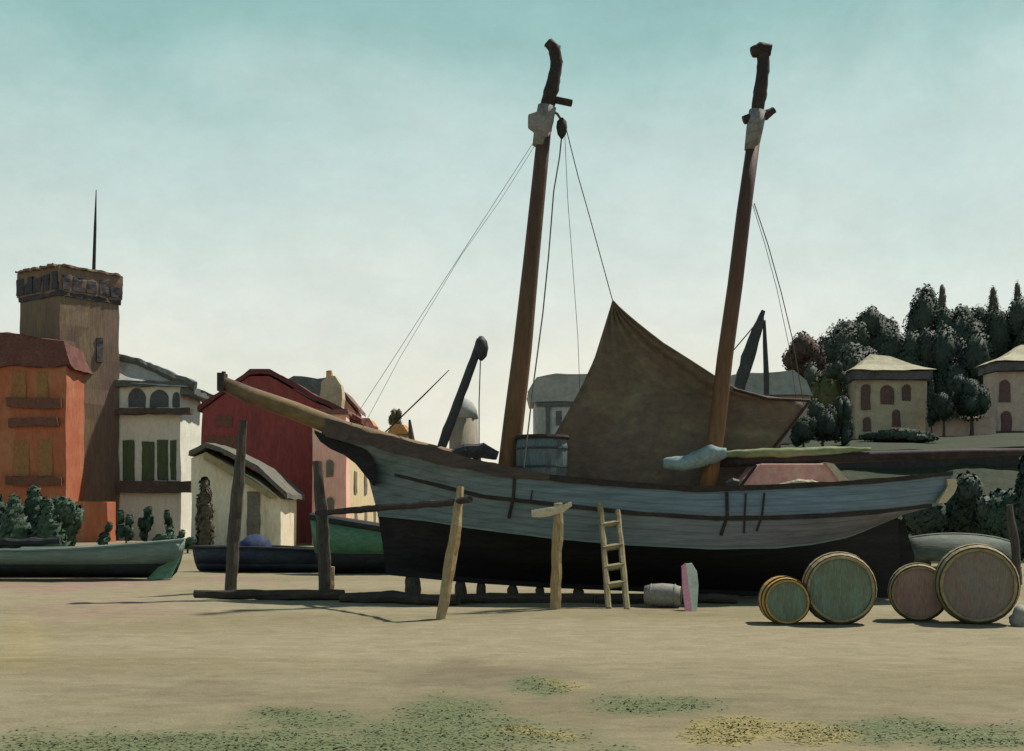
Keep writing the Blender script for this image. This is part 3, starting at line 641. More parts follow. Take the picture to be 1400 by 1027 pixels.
m = MB(); m.lathe([(.55, -.3), (.6, 0), (.5, .3), (.25, .48), (.05, .52)], 14, Matrix.Translation((GX(350, d), d-.25, GZ(752, d)))); m.build('tarpaulin_hump', 'boat_blue', b2, rough=(.2, .07, 3), smooth=True)
d = 40.2
b3 = thing('rowing_boat', 'green boat with dark bottom lying between the dark post and the schooner bow', 'boat', (GX(500, d), d, 0))
skiff(b3, GX(425, d), GX(600, d), d, GZ(783, d), GZ(706, d), GZ(734, d), .85, 'boat_green', 'boat_dark', GZ(756, d), 'boat_dark', bow='left', sag=.0, rail=.12)
d = 31.5
b4 = thing('upturned_boat', 'pale green upturned dinghy lying behind the barrels at the right', 'boat', (GX(1320, d), d, 0))
m = MB(); rows = []
for i in range(15):
    u = i/14; w = (math.sin(math.pi*min(1, .12+u*.88)))**.55 if u < 1 else .02; x = GX(1238+u*150, d)
    rows.append([Vector((x, d+math.cos(a)*.62*w, max(0.02, math.sin(a))*.66*(.55+.45*w))) for a in [math.pi*k/10 for k in range(11)]])
rows = [[Vector((p.x, p.y, p.z+.75)) for p in r] for r in rows]
m.grid(rows); m.build('shell', 'boat_pale', b4, smooth=True, thick=.05)
m = MB(); m.tube([Vector((r[5].x, d, r[5].z+.02)) for r in rows], .045, 6); m.build('keel', 'boat_pale', b4)
for q, px in enumerate((1262, 1350)):
    x = GX(px, d); m = MB(); m.tube([Vector((x, d-.6, 0)), Vector((x, d, .78)), Vector((x, d+.6, 0))], .06, 6); m.tube([Vector((x, d-.45, .7)), Vector((x, d+.45, .7))], .07, 6)
    o = m.build('trestle', 'post_dark', loc=(x, d, 0)); tag(o, ('dark trestle under the left end of the upturned dinghy', 'dark trestle under the right end of the upturned dinghy')[q], 'trestle', 'trestles under the dinghy')

# ------------------------------------------------------------------ town buildings
def shutter(parent, xa, xb, ya, yb, d, mat, name='window', proud=.06, arch=False):
    """opening with a frame standing proud of the wall at depth d (px box)"""
    x0, x1, z0, z1 = GX(xa, d), GX(xb, d), GZ(yb, d), GZ(ya, d)
    m = MB()
    if arch:
        c = (x0+x1)/2; r = (x1-x0)/2; pts = [(x0, z0), (x1, z0)]+[(c+r*math.cos(a), z1-r+r*math.sin(a)) for a in [math.pi*i/8 for i in range(9)]]
        m.prism([Vector((a, d-proud, b)) for a, b in pts], (0, proud+.02, 0))
    else: m.span(x0, x1, d-proud, d+.02, z0, z1)
    return m.build(name, mat, parent, rough=(.4, .05, 1.5))
RW = (1.4, .07, .5)
# orange house
d = 82
oh = thing('orange_house', 'orange red house with maroon roof at the foot of the tower', 'house', (GX(30, d), d, 0))
m = MB(); m.span(GX(-60, d), GX(90, d), d, d+5, -.1, GZ(497, d)); m.build('wall', 'orange_wall', oh, rough=RW)
m = MB(); m.span(GX(88, d-.6), GX(146, d-.6), d-.6, d+1.2, -.1, GZ(686, d-.6)); m.build('annex', 'orange_wall', oh, rough=RW)
m = MB()
m.prism([Vector((GX(-66, d), d-.4, GZ(502, d))), Vector((GX(97, d), d-.4, GZ(502, d))), Vector((GX(90, d), d-.4, GZ(470, d))), Vector((GX(60, d), d-.4, GZ(462, d))), Vector((GX(30, d), d-.4, GZ(458, d))), Vector((GX(-20, d), d-.4, GZ(452, d))), Vector((GX(-66, d), d-.4, GZ(470, d)))], (0, 5.6, 0)); m.build('roof', 'roof_maroon', oh, rough=(.8, .22, .8))
for ya, yb, xa, xb in ((545, 558, 12, 85), (572, 583, 14, 80), (652, 664, 10, 86)):
    m = MB(); m.span(GX(xa, d), GX(xb, d), d-.35, d+.05, GZ(yb, d), GZ(ya, d)); m.build('cornice', 'cornice_brown', oh, rough=(.6, .12, .9))
for xa, xb, ya, yb in ((18, 36, 508, 544), (52, 66, 508, 544), (19, 40, 602, 651), (53, 72, 602, 651)):
    w = shutter(oh, xa, xb, ya, yb, d, 'window_ochre')
    m = MB(); m.span(GX(xa-1.5, d), GX(xb+1.5, d), d-.14, d, GZ(yb+2.5, d), GZ(yb, d)); m.build('sill', 'cornice_brown', w)
# tower
d = 84; cx = GX(82, d); th = R(54); a = 4.75
rot = Matrix.Rotation(th, 3, 'Z'); cen = Vector((cx, d, 0))+rot @ Vector((a/2, a/2, 0))
tw = thing('brick_tower', 'tall brown brick tower with dark battlements and a flagpole', 'tower', cen)
zt = GZ(400, d)
m = MB(); m.box(cen+Vector((0, 0, zt/2)), (a, a, zt), rot); m.build('shaft', 'tower_brick', tw, rough=(1.5, .09, .6))
m = MB(); m.box(cen+Vector((0, 0, (zt+GZ(366, d))/2+.1)), (a+.3, a+.3, GZ(366, d)-zt), rot); bt = m.build('battlement', 'tower_brick', tw, rough=(.8, .12, 1.0))
m = MB(); m.box(cen+Vector((0, 0, zt+.05)), (a+.2, a+.2, .5), rot); m.build('corbel_course', 'tower_dark', tw, rough=(.5, .1, 1.2))
zz = GZ(366, d)+.1
s = (a+.3)/2
for side in range(4):
    for j in range(5):
        t = -s+(j+.5)*2*s/5
        p = [Vector((t, -s, 0)), Vector((s, t, 0)), Vector((t, s, 0)), Vector((-s, t, 0))][side]*.93
        m = MB(); m.box(cen+rot @ p+Vector((0, 0, zz+.06)), (.95, .7, .14), rot); m.build('merlon', 'tower_brick', bt, rough=(.3, .1, 2))
        q = [Vector((t, -s, 0)), Vector((s, t, 0)), Vector((t, s, 0)), Vector((-s, t, 0))][side]
        hh = random.uniform(.7, 1.25); ww = random.uniform(.6, .95); sz = (ww, .12, hh) if side in (0, 2) else (.12, ww, hh)
        m = MB(); m.box(cen+rot @ q+Vector((0, 0, zt+.25+hh/2)), sz, rot); m.build('arch_recess', 'tower_dark', bt, rough=(.25, .06, 2))
m = MB(); m.tube([Vector((GX(124, d+2), d+2.6, GZ(366, d))), Vector((GX(126, d+2), d+2.6, GZ(300, d))), Vector((GX(127.5, d+2), d+2.6, GZ(246, d)))], [.13, .10, .03], 7); m.build('flagpole', 'mast_black', tw)
sl_ = MB(); nf = rot @ Vector((0, -1, 0))
p = Vector((GX(125, d+1.3), 0, 0)); tpos = cen+rot @ Vector((.15*a, -a/2-.03, 0))
sl_.box(tpos+Vector((0, 0, GZ(475, d+1))), (.5, .16, 1.7), rot); sl_.build('slit_window', 'tower_dark', tw, rough=(.3, .06, 2))
# grey shuttered house
d = 88
gh = thing('grey_house', 'tall pale grey house with green shutters and brown balconies right of the tower', 'house', (GX(200, d), d, 0))
m = MB(); x0, x1 = GX(100, d), GX(247, d)
m.span(x0, x1, d, d+5.6, -.1, GZ(521, d)); m.build('wall', 'grey_wall', gh, rough=RW)
ze = GZ(521, d); zr = GZ(478, d)
e0 = Vector((x0-.4, d-.5, ze)); e1 = Vector((x1+.9, d-.5, ze-.5)); e2 = Vector((x1+1.2, d+6.1, ze-.5)); e3 = Vector((x0-.4, d+6.1, ze)); r0 = Vector((GX(150, d), d+1.6, zr)); r1 = Vector((GX(150, d), d+4.0, zr))
m = MB(); m.add([e0, e1, e2, e3, r0, r1, Vector((x0-.4, d+2.8, zr))], [(0, 1, 4, 6), (1, 2, 5, 4), (2, 3, 6, 5), (0, 3, 2, 1), (0, 6, 3), (4, 5, 6)]); m.build('roof', 'roof_pale', gh, rough=(1.2, .1, .7))
m = MB(); m.tube([r0+Vector((-1, 0, .05)), r0.lerp(e1, .3)+Vector((0, -.1, .1)), r0.lerp(e1, .7)+Vector((0, -.1, .12)), e1+Vector((.3, 0, .1))], [.2, .26, .36, .3], 7); m.build('hip_ridge', 'slate', gh, rough=(.5, .12, 1))
m = MB(); m.span(x0, x1+.8, d-.45, d-.02, GZ(527, d)-.1, GZ(521, d)-.02); m.build('eave', 'slate', gh, rough=(.5, .1, 1))
m = MB(); m.span(x1+.03, x1+1.0, d-.2, d+6, GZ(530, d)-.5, GZ(530, d)); m.build('eave', 'slate', gh, rough=(.5, .1, 1))
for xa, xb, ya, yb in ((176, 199, 531, 557), (205, 231, 533, 557), (236, 248, 536, 557)): shutter(gh, xa, min(xb, 246), ya, yb, d, 'window_slate', arch=True)
for xa, xb in ((168, 184), (194, 211), (215, 230), (233, 241)):
    w = shutter(gh, xa, xb, 601+(xa*7)%5, 657, d, 'shutter_green')
for ya, yb in ((559, 567), (658, 674)):
    m = MB(); m.span(GX(165, d), GX(247, d)+.9, d-.8, d-.03, GZ(yb, d), GZ(ya, d)); m.build('balcony', 'balcony_brown', gh, rough=(.6, .09, 1))
# red barn
d = 79
rb = thing('red_barn', 'large dark red gabled barn behind the bowsprit', 'barn', (GX(370, d), d, 0))
out = [(276, 748), (468, 748), (468, 568), (430, 549), (368, 514), (342, 514), (276, 560)]
m = MB(); m.prism([P(x, y, d) for x, y in out], (0, 9, 0)); m.build('wall', 'red_wall', rb, rough=RW)
m = MB()
top = [(270, 561), (342, 510), (368, 509), (430, 545), (494, 577)]
rows = []
for x, y in top: p = P(x, y+2, d-.16); rows.append([p, p+Vector((0, 9.5, 0)), p+Vector((0, 9.5, .35)), p+Vector((0, 0, .35)), p])
m.grid(rows); m.add(rows[0][:4], [(0, 1, 2, 3)]); m.add(rows[-1][:4], [(0, 1, 2, 3)]); m.build('roof', 'roof_red', rb, rough=(1.0, .12, .8))
for xa, xb, ya, yb in ((295, 318, 569, 584), (282, 326, 596, 612)): shutter(rb, xa, xb, ya, yb, d, 'cornice_brown')
# shed
d = 68
sh = thing('low_shed', 'low pale shed with dark sloping roof in front of the red barn', 'shed', (GX(330, d), d, 0))
out = [(262, 750), (384, 750), (384, 682), (352, 656), (300, 628), (282, 618), (262, 626)]
m = MB(); m.prism([P(x, y, d) for x, y in out], (0, 5.0, 0)); m.build('wall', 'shed_wall', sh, rough=RW)
m = MB(); rows = []
for x, y in [(258, 624), (281, 611), (300, 617), (352, 645), (392, 682)]:
    p = P(x, y, d-.45); rows.append([p, p+Vector((0, 5.9, 0)), p+Vector((0, 5.9, .28)), p+Vector((0, 0, .28)), p])
m.grid(rows); m.add(rows[0][:4], [(0, 1, 2, 3)]); m.add(rows[-1][:4], [(0, 1, 2, 3)]); m.build('roof', 'shed_roof', sh, rough=(.8, .09, .9))
m = MB(); m.prism([P(280, 617, d-.5), P(345, 656, d-.5), P(378, 681, d-.5), P(368, 682, d-.5), P(330, 658, d-.5), P(278, 628, d-.5)], (0, .3, 0)); m.build('bargeboard', 'board_ochre', sh, rough=(.6, .06, 1))
shutter(sh, 338, 356, 672, 752, d, 'window_dark', 'doorway')
# pink house and cream house
d = 74
ph = thing('pink_house', 'narrow pink house with grey windows right of the red barn', 'house', (GX(450, d), d, 0))
m = MB(); m.span(GX(427, d), GX(473, d), d, d+1.6, -.1, GZ(566, d)); m.build('wall', 'pink_wall', ph, rough=RW)
m = MB(); m.span(GX(425, d), GX(476, d), d-.3, d+1.8, GZ(566, d)+.02, GZ(560, d)); m.build('roof', 'tile_brown', ph, rough=(.7, .1, 1))
for xa, xb, ya, yb in ((446, 456, 629, 652), (447, 457, 680, 702), (434, 440, 631, 650), (434, 440, 684, 702)): shutter(ph, xa, xb, ya, yb, d, 'window_dark', arch=True)
d = 76.2; xs = GX(476, d)
ch = thing('cream_house', 'cream house with sunlit long wall just left of the schooner bow', 'house', (xs-1, d+5, 0))
m = MB(); m.span(xs-1.7, xs, d, d+17, -.1, GZ(590, d)); m.build('wall', 'cream_wall', ch, rough=RW)
m = MB(); m.prism([Vector((xs+.4, d-.3, GZ(590, d)+.02)), Vector((xs-1.8, d-.3, GZ(590, d)+.02)), Vector((xs-.8, d-.3, GZ(572, d)))], (0, 17.6, 0)); m.build('roof', 'tile_orange', ch, rough=(1.0, .1, 1))
for dd in (79, 84.5, 90):
    for za, zb in ((3.2, 4.6), (.9, 2.3)):
        m = MB(); m.span(xs-.02, xs+.06, dd, dd+1.3, za, zb); m.build('window', 'window_dark', ch, rough=(.4, .05, 1.5))
# roofs further back
def gable(name, label, cat, d, xa, xb, yr, ye, dep, mw, mr, xr=None, wins=()):
    t = thing(name, label, cat, (GX((xa+xb)/2, d), d, 0)); xr = xr if xr is not None else (xa+xb)/2
    m = MB(); m.prism([P(xa, ye, d), P(xr, yr+2, d), P(xb, ye, d), Vector((GX(xb, d), d, -.1)), Vector((GX(xa, d), d, -.1))], (0, dep, 0)); m.build('wall', mw, t, rough=RW)
    m = MB(); rows = []
    for x, y in ((xa-4, ye+2), (xr, yr), (xb+4, ye+2)):
        p = P(x, y, d-.4); rows.append([p, p+Vector((0, dep+.8, 0)), p+Vector((0, dep+.8, .3)), p+Vector((0, 0, .3)), p])
    m.grid(rows); m.add(rows[0][:4], [(0, 1, 2, 3)]); m.add(rows[-1][:4], [(0, 1, 2, 3)]); m.build('roof', mr, t, rough=(1, .1, .9))
    for w in wins: shutter(t, *w, d, 'window_dark')
    return t
def sideroof(t, d, pts, dep, mat):
    m = MB(); m.prism([P(x, y, d) for x, y in pts], (0, dep, 0)); return m.build('roof', mat, t, rough=(1, .12, .9))
d = 96
t = thing('slate_roofed_house', 'far house with a dark slate roof peeping over the red barn', 'house', (GX(425, d), d, 0))
m = MB(); m.span(GX(392, d), GX(462, d), d, d+4, -.1, GZ(556, d)); m.build('wall', 'red_wall', t, rough=RW)
sideroof(t, d-.3, [(385, 558), (392, 520), (402, 514), (446, 517), (466, 558)], 4.6, 'slate')
d = 92
t = thing('chimney_stack', 'big beige chimney with an orange pot between the slate and brown roofs', 'chimney', (GX(453, d), d, 0))
m = MB(); m.prism([P(x, y, d) for x, y in [(440, 560), (437, 540), (440, 522), (447, 514), (458, 514), (466, 526), (468, 545), (466, 562)]]+[Vector((GX(466, d), d, -.1)), Vector((GX(440, d), d, -.1))], (0, 1.6, 0)); m.build('stack', 'chimney_beige', t, rough=(.6, .08, 1))
m = MB(); m.tube([P(451, 517, d+.8), P(450, 507, d+.8)], [.28, .22], 9); m.build('chimney_pot', 'tile_orange', t)
gable('brown_roofed_house', 'small far house with a pointed brown roof right of the beige chimney', 'house', 98, 462, 486, 540, 562, 4, 'pink_wall', 'tile_brown', 470)
d = 93.5
t = thing('orange_roofed_house', 'far low house with an orange tiled roof above the bowsprit', 'house', (GX(495, d), d, 0))
m = MB(); m.span(GX(474, d), GX(508, d), d, d+3, -.1, GZ(585, d)); m.build('wall', 'pink_wall', t, rough=RW)
sideroof(t, d-.3, [(468, 588), (478, 570), (504, 572), (514, 586)], 3.6, 'tile_orange')
d = 110
t = thing('orange_topped_cottage', 'tiny far cottage with an orange roof left of the derrick', 'cottage', (GX(544, d), d, 0))
m = MB(); m.span(GX(532, d), GX(557, d), d, d+2.5, -.1, GZ(592, d)); m.build('wall', 'beige_tower', t, rough=RW)
sideroof(t, d-.3, [(529, 594), (536, 578), (552, 580), (559, 594)], 3.0, 'tile_orange')
m = MB(); d = 104; m.tube([Vector((GX(563, d), d, 0)), P(563, 605, d), P(560, 574, d)], [.3, .32, .1], 8); tag(m.build('dark_pile', 'post_dark', loc=(GX(563, d), d, 0)), 'dark pointed pile beside the tiny far cottage', 'pile')
# domed tower
d = 105
t = thing('domed_tower', 'small beige tower with a rounded grey top behind the derrick rope', 'tower', (GX(634, d), d, 0)); w = 21*d/F
zt = GZ(572, d)
m = MB(); m.lathe([(w, -.1), (w*1.0, 3), (w*.92, zt)], 20, Matrix.Translation((GX(634, d), d, 0))); m.build('wall', 'beige_tower', t, smooth=True)
m = MB(); m.lathe([(w*.95, zt-.02), (w*.86, zt+.7), (w*.6, zt+1.3), (w*.3, zt+1.6), (.02, zt+1.75)], 20, Matrix.Translation((GX(634, d), d, 0))); m.build('dome', 'grey_roof', t, smooth=True)
# grey house midships
d = 95
t = thing('grey_villa', 'grey stone house with a hipped roof seen between foremast and sail', 'house', (GX(780, d), d, 0))
m = MB(); m.span(GX(731, d), GX(860, d), d, d+6, -.1, GZ(547, d)); m.build('wall', 'grey_house', t, rough=RW)
sideroof(t, d-.4, [(726, 549), (722, 536), (734, 515), (760, 511), (820, 512), (866, 549)], 6.8, 'grey_roof')
m = MB(); m.span(GX(746, d), GX(752, d), d-.25, d-.02, 0, GZ(552, d)); m.build('downpipe', 'window_slate', t, rough=(.5, .06, 1))
m = MB(); m.span(GX(733, d), GX(850, d), d-.3, d-.02, GZ(556, d), GZ(551, d)); m.build('painted_eave_shadow', 'window_slate', t, rough=(.5, .06, 1))  # dark strip standing in for the shade under the eave
for xa, xb in ((760, 768), (782, 790)): shutter(t, xa, xb, 562, 582, d, 'window_slate')
shutter(t, 735, 742, 560, 600, d, 'grey_roof')

# ------------------------------------------------------------------ right bank and hill
def build_bank():
    """embankment, its wall and the hill behind it"""
    xs = [GX(955, 58)+i*1.6 for i in range(40)]
    rows = []
    for x in xs:
        u = max(0, min(1, (x-9)/14)); ze = 4.5+.4*u+.05*math.sin(x*1.3)
        nz = lambda k: noise.noise(Vector((x*.3, k*2.0, 0)))*.25
        r = [Vector((x, 47.5, -.3)), Vector((x, 50+nz(1), 1.1+nz(2))), Vector((x, 53+nz(3), 2.6+nz(4))), Vector((x, 57.2, ze-.62+nz(5)*.25))]
        rows.append(r)
    MB().grid(rows).build('bank_slope', 'bank_scrub', rough=(1.2, .16, .8), smooth=True)
    tag(bpy.data.objects['bank_slope'], kind='structure')
    rows = []; top = []
    for x in xs:
        u = max(0, min(1, (x-9)/14)); ze = 4.62+.35*u+.05*math.sin(x*1.1)
        rows.append([Vector((x, 57.0, 3.2)), Vector((x, 57.0, ze-.12)), Vector((x, 57.8, ze-.12)), Vector((x, 57.8, 3.2)), Vector((x, 57.0, 3.2))])
        top.append((x, ze))
    q = MB().grid(rows); q.add(rows[0][:4], [(0, 1, 2, 3)])
    tag(q.build('quay_wall', 'quay_wall', loc=(20, 57, 3), rough=(1.2, .07, 1)), 'low dark retaining wall along the grassy bank behind the stern', 'wall')
    rows = []
    for x, ze in top:
        h = max(0, min(1, (x-8)/20))
        r = [Vector((x, 56.8, ze-.13)), Vector((x, 56.75, ze+.0)), Vector((x, 57.6, ze+.06)), Vector((x, 62, ze+.5)), Vector((x, 67, 5.6+.5*h)), Vector((x, 74, 6.0+.8*h)), Vector((x, 90, 6.4+2*h)), Vector((x, 112, 7+6*h)), Vector((x, 135, 8+8*h)), Vector((x, 180, 4))]
        rows.append(r)
    h = MB().grid(rows).build('hillside', 'bank_grass', rough=(3.0, .12, .3), smooth=True); tag(h, kind='structure')
build_bank()
def zhill(x, y):
    h = max(0, min(1, (x-8)/20)); u = max(0, min(1, (x-9)/14)); ze = 4.62+.35*u
    return interp([(57, ze), (62, ze+.5), (67, 5.6+.5*h), (74, 6.0+.8*h), (90, 6.4+2*h), (112, 7+6*h), (135, 8+8*h), (180, 4)], y)-.1
# villas
def villa(label, d, xa, xb, ye, roof_pts, mw, wins, dep=5):
    x = GX((xa+xb)/2, d); zg = zhill(x, d)-.5
    t = thing('villa', label, 'villa', (x, d, zg), 'villas on the hillside')
    m = MB(); m.span(GX(xa, d), GX(xb, d), d, d+dep, zg, GZ(ye, d)); m.build('wall', mw, t, rough=RW)
    m = MB(); m.span(GX(xa-4, d), GX(xb+4, d), d-.45, d+dep+.4, GZ(ye, d)+.02, GZ(ye-12, d)); m.build('eave', 'eave_grey', t, rough=(.7, .07, 1))
    m = MB(); z0 = GZ(ye-12, d)+.02
    x0, x1 = GX(xa-9, d), GX(xb+7, d); xm = GX(roof_pts[0], d); zp = GZ(roof_pts[1], d)
    base = [Vector((x0, d-.7, z0)), Vector((x1, d-.7, z0)), Vector((x1, d+dep+.7, z0)), Vector((x0, d+dep+.7, z0))]
    a0, a1 = Vector((xm-.5, d+dep*.5, zp)), Vector((xm+.7, d+dep*.5, zp-.05))
    mids = [base[0].lerp(a0, .5)+Vector((0, 0, -.12)), base[1].lerp(a1, .5)+Vector((0, 0, -.12)), base[2].lerp(a1, .5)+Vector((0, 0, -.12)), base[3].lerp(a0, .5)+Vector((0, 0, -.12))]
    m.add(base+mids+[a0, a1], [(0, 1, 5, 4), (1, 2, 6, 5), (2, 3, 7, 6), (3, 0, 4, 7), (4, 5, 9, 8), (5, 6, 9), (6, 7, 8, 9), (7, 4, 8), (3, 2, 1, 0)])
    m.build('roof', 'villa_roof', t, rough=(.8, .09, .8))
    for w in wins: shutter(t, *w, d, 'villa_window', arch=True)
    return t
villa('square beige villa with a pale yellow hipped roof, left of the bushes', 72, 1170, 1268, 520, (1206, 483), 'villa_wall', [(1177, 1190, 526, 560), (1204, 1222, 526, 553), (1233, 1245, 526, 548), (1180, 1191, 570, 590), (1219, 1231, 560, 583)], 1.6)
villa('pinkish villa cut by the right edge of the photo', 74, 1364, 1450, 508, (1418, 468), 'villa_wall_pink', [(1366, 1381, 519, 550), (1368, 1383, 562, 598), (1404, 1418, 519, 550)], 2.2)
d = 71; m = MB(); m.span(GX(1269, d), GX(1362, d), d, d+.5, zhill(26, d)-.5, GZ(570, d)); tag(m.build('garden_wall', 'garden_wall', loc=(GX(1315, d), d, 5), rough=(.9, .08, .7)), 'pinkish garden wall joining the two villas', 'wall')
# pink house with grey roof behind the sail
d = 66
t = thing('grey_roofed_house', 'pink house with a grey roof mostly hidden behind the sail', 'house', (GX(1050, d), d, zhill(13, d)))
m = MB(); m.span(GX(985, d), GX(1108, d), d, d+4, zhill(GX(1040, d), d)-1.5, GZ(541, d)); m.build('wall', 'villa_wall_pink', t, rough=RW)
sideroof(t, d-.4, [(978, 541), (1000, 512), (1085, 507), (1102, 520), (1112, 541)], 4.8, 'grey_roof')
# quay crane
d = 59
t = thing('quay_crane', 'dark quay crane with leaning jib behind the mainmast', 'crane', (GX(1030, d), d, zhill(11.5, d)))
m = MB(); m.tube([P(1004, 560, d), P(1012, 524, d), P(1026, 478, d), P(1034, 455, d), P(1044, 425, d)], [.28, .30, .33, .26, .10], 8); m.build('jib', 'iron', t, rough=(.5, .05, 2))
m = MB(); m.tube([P(1045, 438, d), P(1046, 470, d), P(1048, 515, d), Vector((GX(1048, d), d, zhill(11.8, d)))], [.07, .11, .14, .14], 7); m.build('post', 'iron', t)
m = MB(); m.tube([P(1036, 440, d), P(1002, 480, d), P(985, 505, d)], .03, 5); m.build('stay', 'rope', t)
m = MB(); m.box(Vector((GX(1020, d), d, zhill(11, d)+.6)), (3, 1.6, 1.3)); m.build('cab', 'iron', t, bevel=.05)

# ------------------------------------------------------------------ foliage
def crown_mesh(clumps, n, size, mat, seed, base):
    rnd = random.Random(seed); v = []; f = []; lm = []; nm = []
    vol = [c[1][0]*c[1][1]*c[1][2] for c in clumps]; tot = sum(v_**.67 for v_ in vol)
    for (c, r), vo in zip(clumps, vol):
        tone = rnd.uniform(0, .6)
        if n > 400:
            o = len(v); na, nb = 12, 8
            for i in range(nb+1):
                for k in range(na):
                    th, ph = math.pi*i/nb, 2*math.pi*k/na
                    q = Vector((math.sin(th)*math.cos(ph), math.sin(th)*math.sin(ph), math.cos(th)))
                    t = .80*(1+.25*noise.noise(q*2.2+Vector((seed, 0, 0))))
                    v.append(Vector((c[0]+q.x*r[0]*t, c[1]+q.y*r[1]*t, c[2]+q.z*r[2]*t))-base); nm.append(q); lm.append(min(1, tone+.2))
            f += [(o+i*na+k, o+(i+1)*na+k, o+(i+1)*na+(k+1) % na, o+i*na+(k+1) % na) for i in range(nb) for k in range(na)]
        for _ in range(int(n*vo**.67/tot)):
            while True:
                q = Vector((rnd.uniform(-1, 1), rnd.uniform(-1, 1), rnd.uniform(-1, 1)))
                if .05 < q.length < 1: break
            q = q.normalized()*q.length**.45*(1+.28*noise.noise(q*2.2+Vector((seed, 0, 0))))
            p = Vector((c[0]+q.x*r[0], c[1]+q.y*r[1], c[2]+q.z*r[2]))-base
            a = (q.normalized()*1.5+Vector((rnd.gauss(0, .6), rnd.gauss(0, .6), rnd.gauss(0, .6)))).normalized(); a = a if a.dot(q) > 0 else -a; b = a.orthogonal().normalized(); c2 = a.cross(b)
            s = size*rnd.uniform(.5, 1.2); o = len(v)
            v += [p+b*s, p+c2*s*.6, p-b*s, p-c2*s*.6]; f.append((o, o+1, o+2, o+3)); lm += [min(1, tone+rnd.uniform(0, .4))]*4
            w_ = (q.normalized()*.9+a*.15).normalized(); nm += [w_]*4
    me = bpy.data.meshes.new('crown'); me.from_pydata(v, [], f); me.shade_smooth(); me.normals_split_custom_set_from_vertices(nm); me.materials.append(MATS[mat])
    at = me.attributes.new('leafmix', 'FLOAT', 'POINT'); at.data.foreach_set('value', lm)
    return me
SEED = [0]
def tree(name, label, cat, group, px, ytop, wpx, ybot, d, mat, zg, form='round', n=2600, size=None, thin=1.0):
    SEED[0] += 1; rnd = random.Random(SEED[0]*13+5)
    x = GX(px, d); zt = GZ(ytop, d); zb = GZ(ybot, d); w = wpx*d/F/2; h = zt-zb
    root = thing(name, label, cat, (x, d, zg), group)
    cl = []
    if form == 'cone':
        for i in range(7):
            t = i/6; cl.append(((x+rnd.uniform(-.1, .1)*w, d, zb+h*(.1+.8*t)), (w*(1.0-.72*t), w*(1-.72*t), h*.14+.05)))
    elif form == 'column':
        for i in range(8):
            t = i/7; cl.append(((x+rnd.uniform(-.15, .15)*w, d, zb+h*(.1+.78*t)), (w*(1-.8*max(0, t-.35)**1.4), w*.9*(1-.8*max(0, t-.35)**1.4), h*.16)))
    elif form == 'loose':
        for i in range(6):
            t = rnd.uniform(.1, .9); cl.append(((x+rnd.uniform(-.55, .55)*w, d+rnd.uniform(-.5, .5)*w, zb+h*t), (w*rnd.uniform(.25, .5)*(1.2-.6*t), w*.4, h*rnd.uniform(.1, .24))))
    else:
        cl.append(((x, d, zb+h*.5), (w*.72, w*.72, h*.46)))
        for i in range(8):
            an = rnd.uniform(0, 6.28); t = rnd.uniform(.15, .85); k = rnd.uniform(.45, .62); rr = rnd.uniform(.28, .45)
            cl.append(((x+math.cos(an)*w*k, d+math.sin(an)*w*k, zb+h*t), (w*rr, w*rr, h*rr*.75)))
        cl.append(((x+rnd.uniform(-.2, .2)*w, d, zt-h*.2), (w*.42, w*.42, h*.22)))
    size = size or max(.07, min(.15, w*.07))
    me = crown_mesh(cl, int(n*thin*(3.4 if d > 90 else 2.6)), size, mat, SEED[0], Vector((x, d, zg)))
    o = bpy.data.objects.new('crown', me); COL.objects.link(o); o.parent = root
    m = MB(); r = max(.05, w*.09)
    m.tube([Vector((x, d, zg-.2)), Vector((x+r*.4, d, (zg+zb)/2)), Vector((x, d, zb+h*.55))], [r*1.3, r, r*.4], 7)
    for i in range(3):
        an = rnd.uniform(0, 6.28); m.tube([Vector((x, d, zb+h*.15)), Vector((x+math.cos(an)*w*.5, d+math.sin(an)*w*.5, zb+h*.6))], [r*.5, r*.2], 5)
    m.build('trunk', 'trunk', root)
    return root
G = 'trees on the hill'
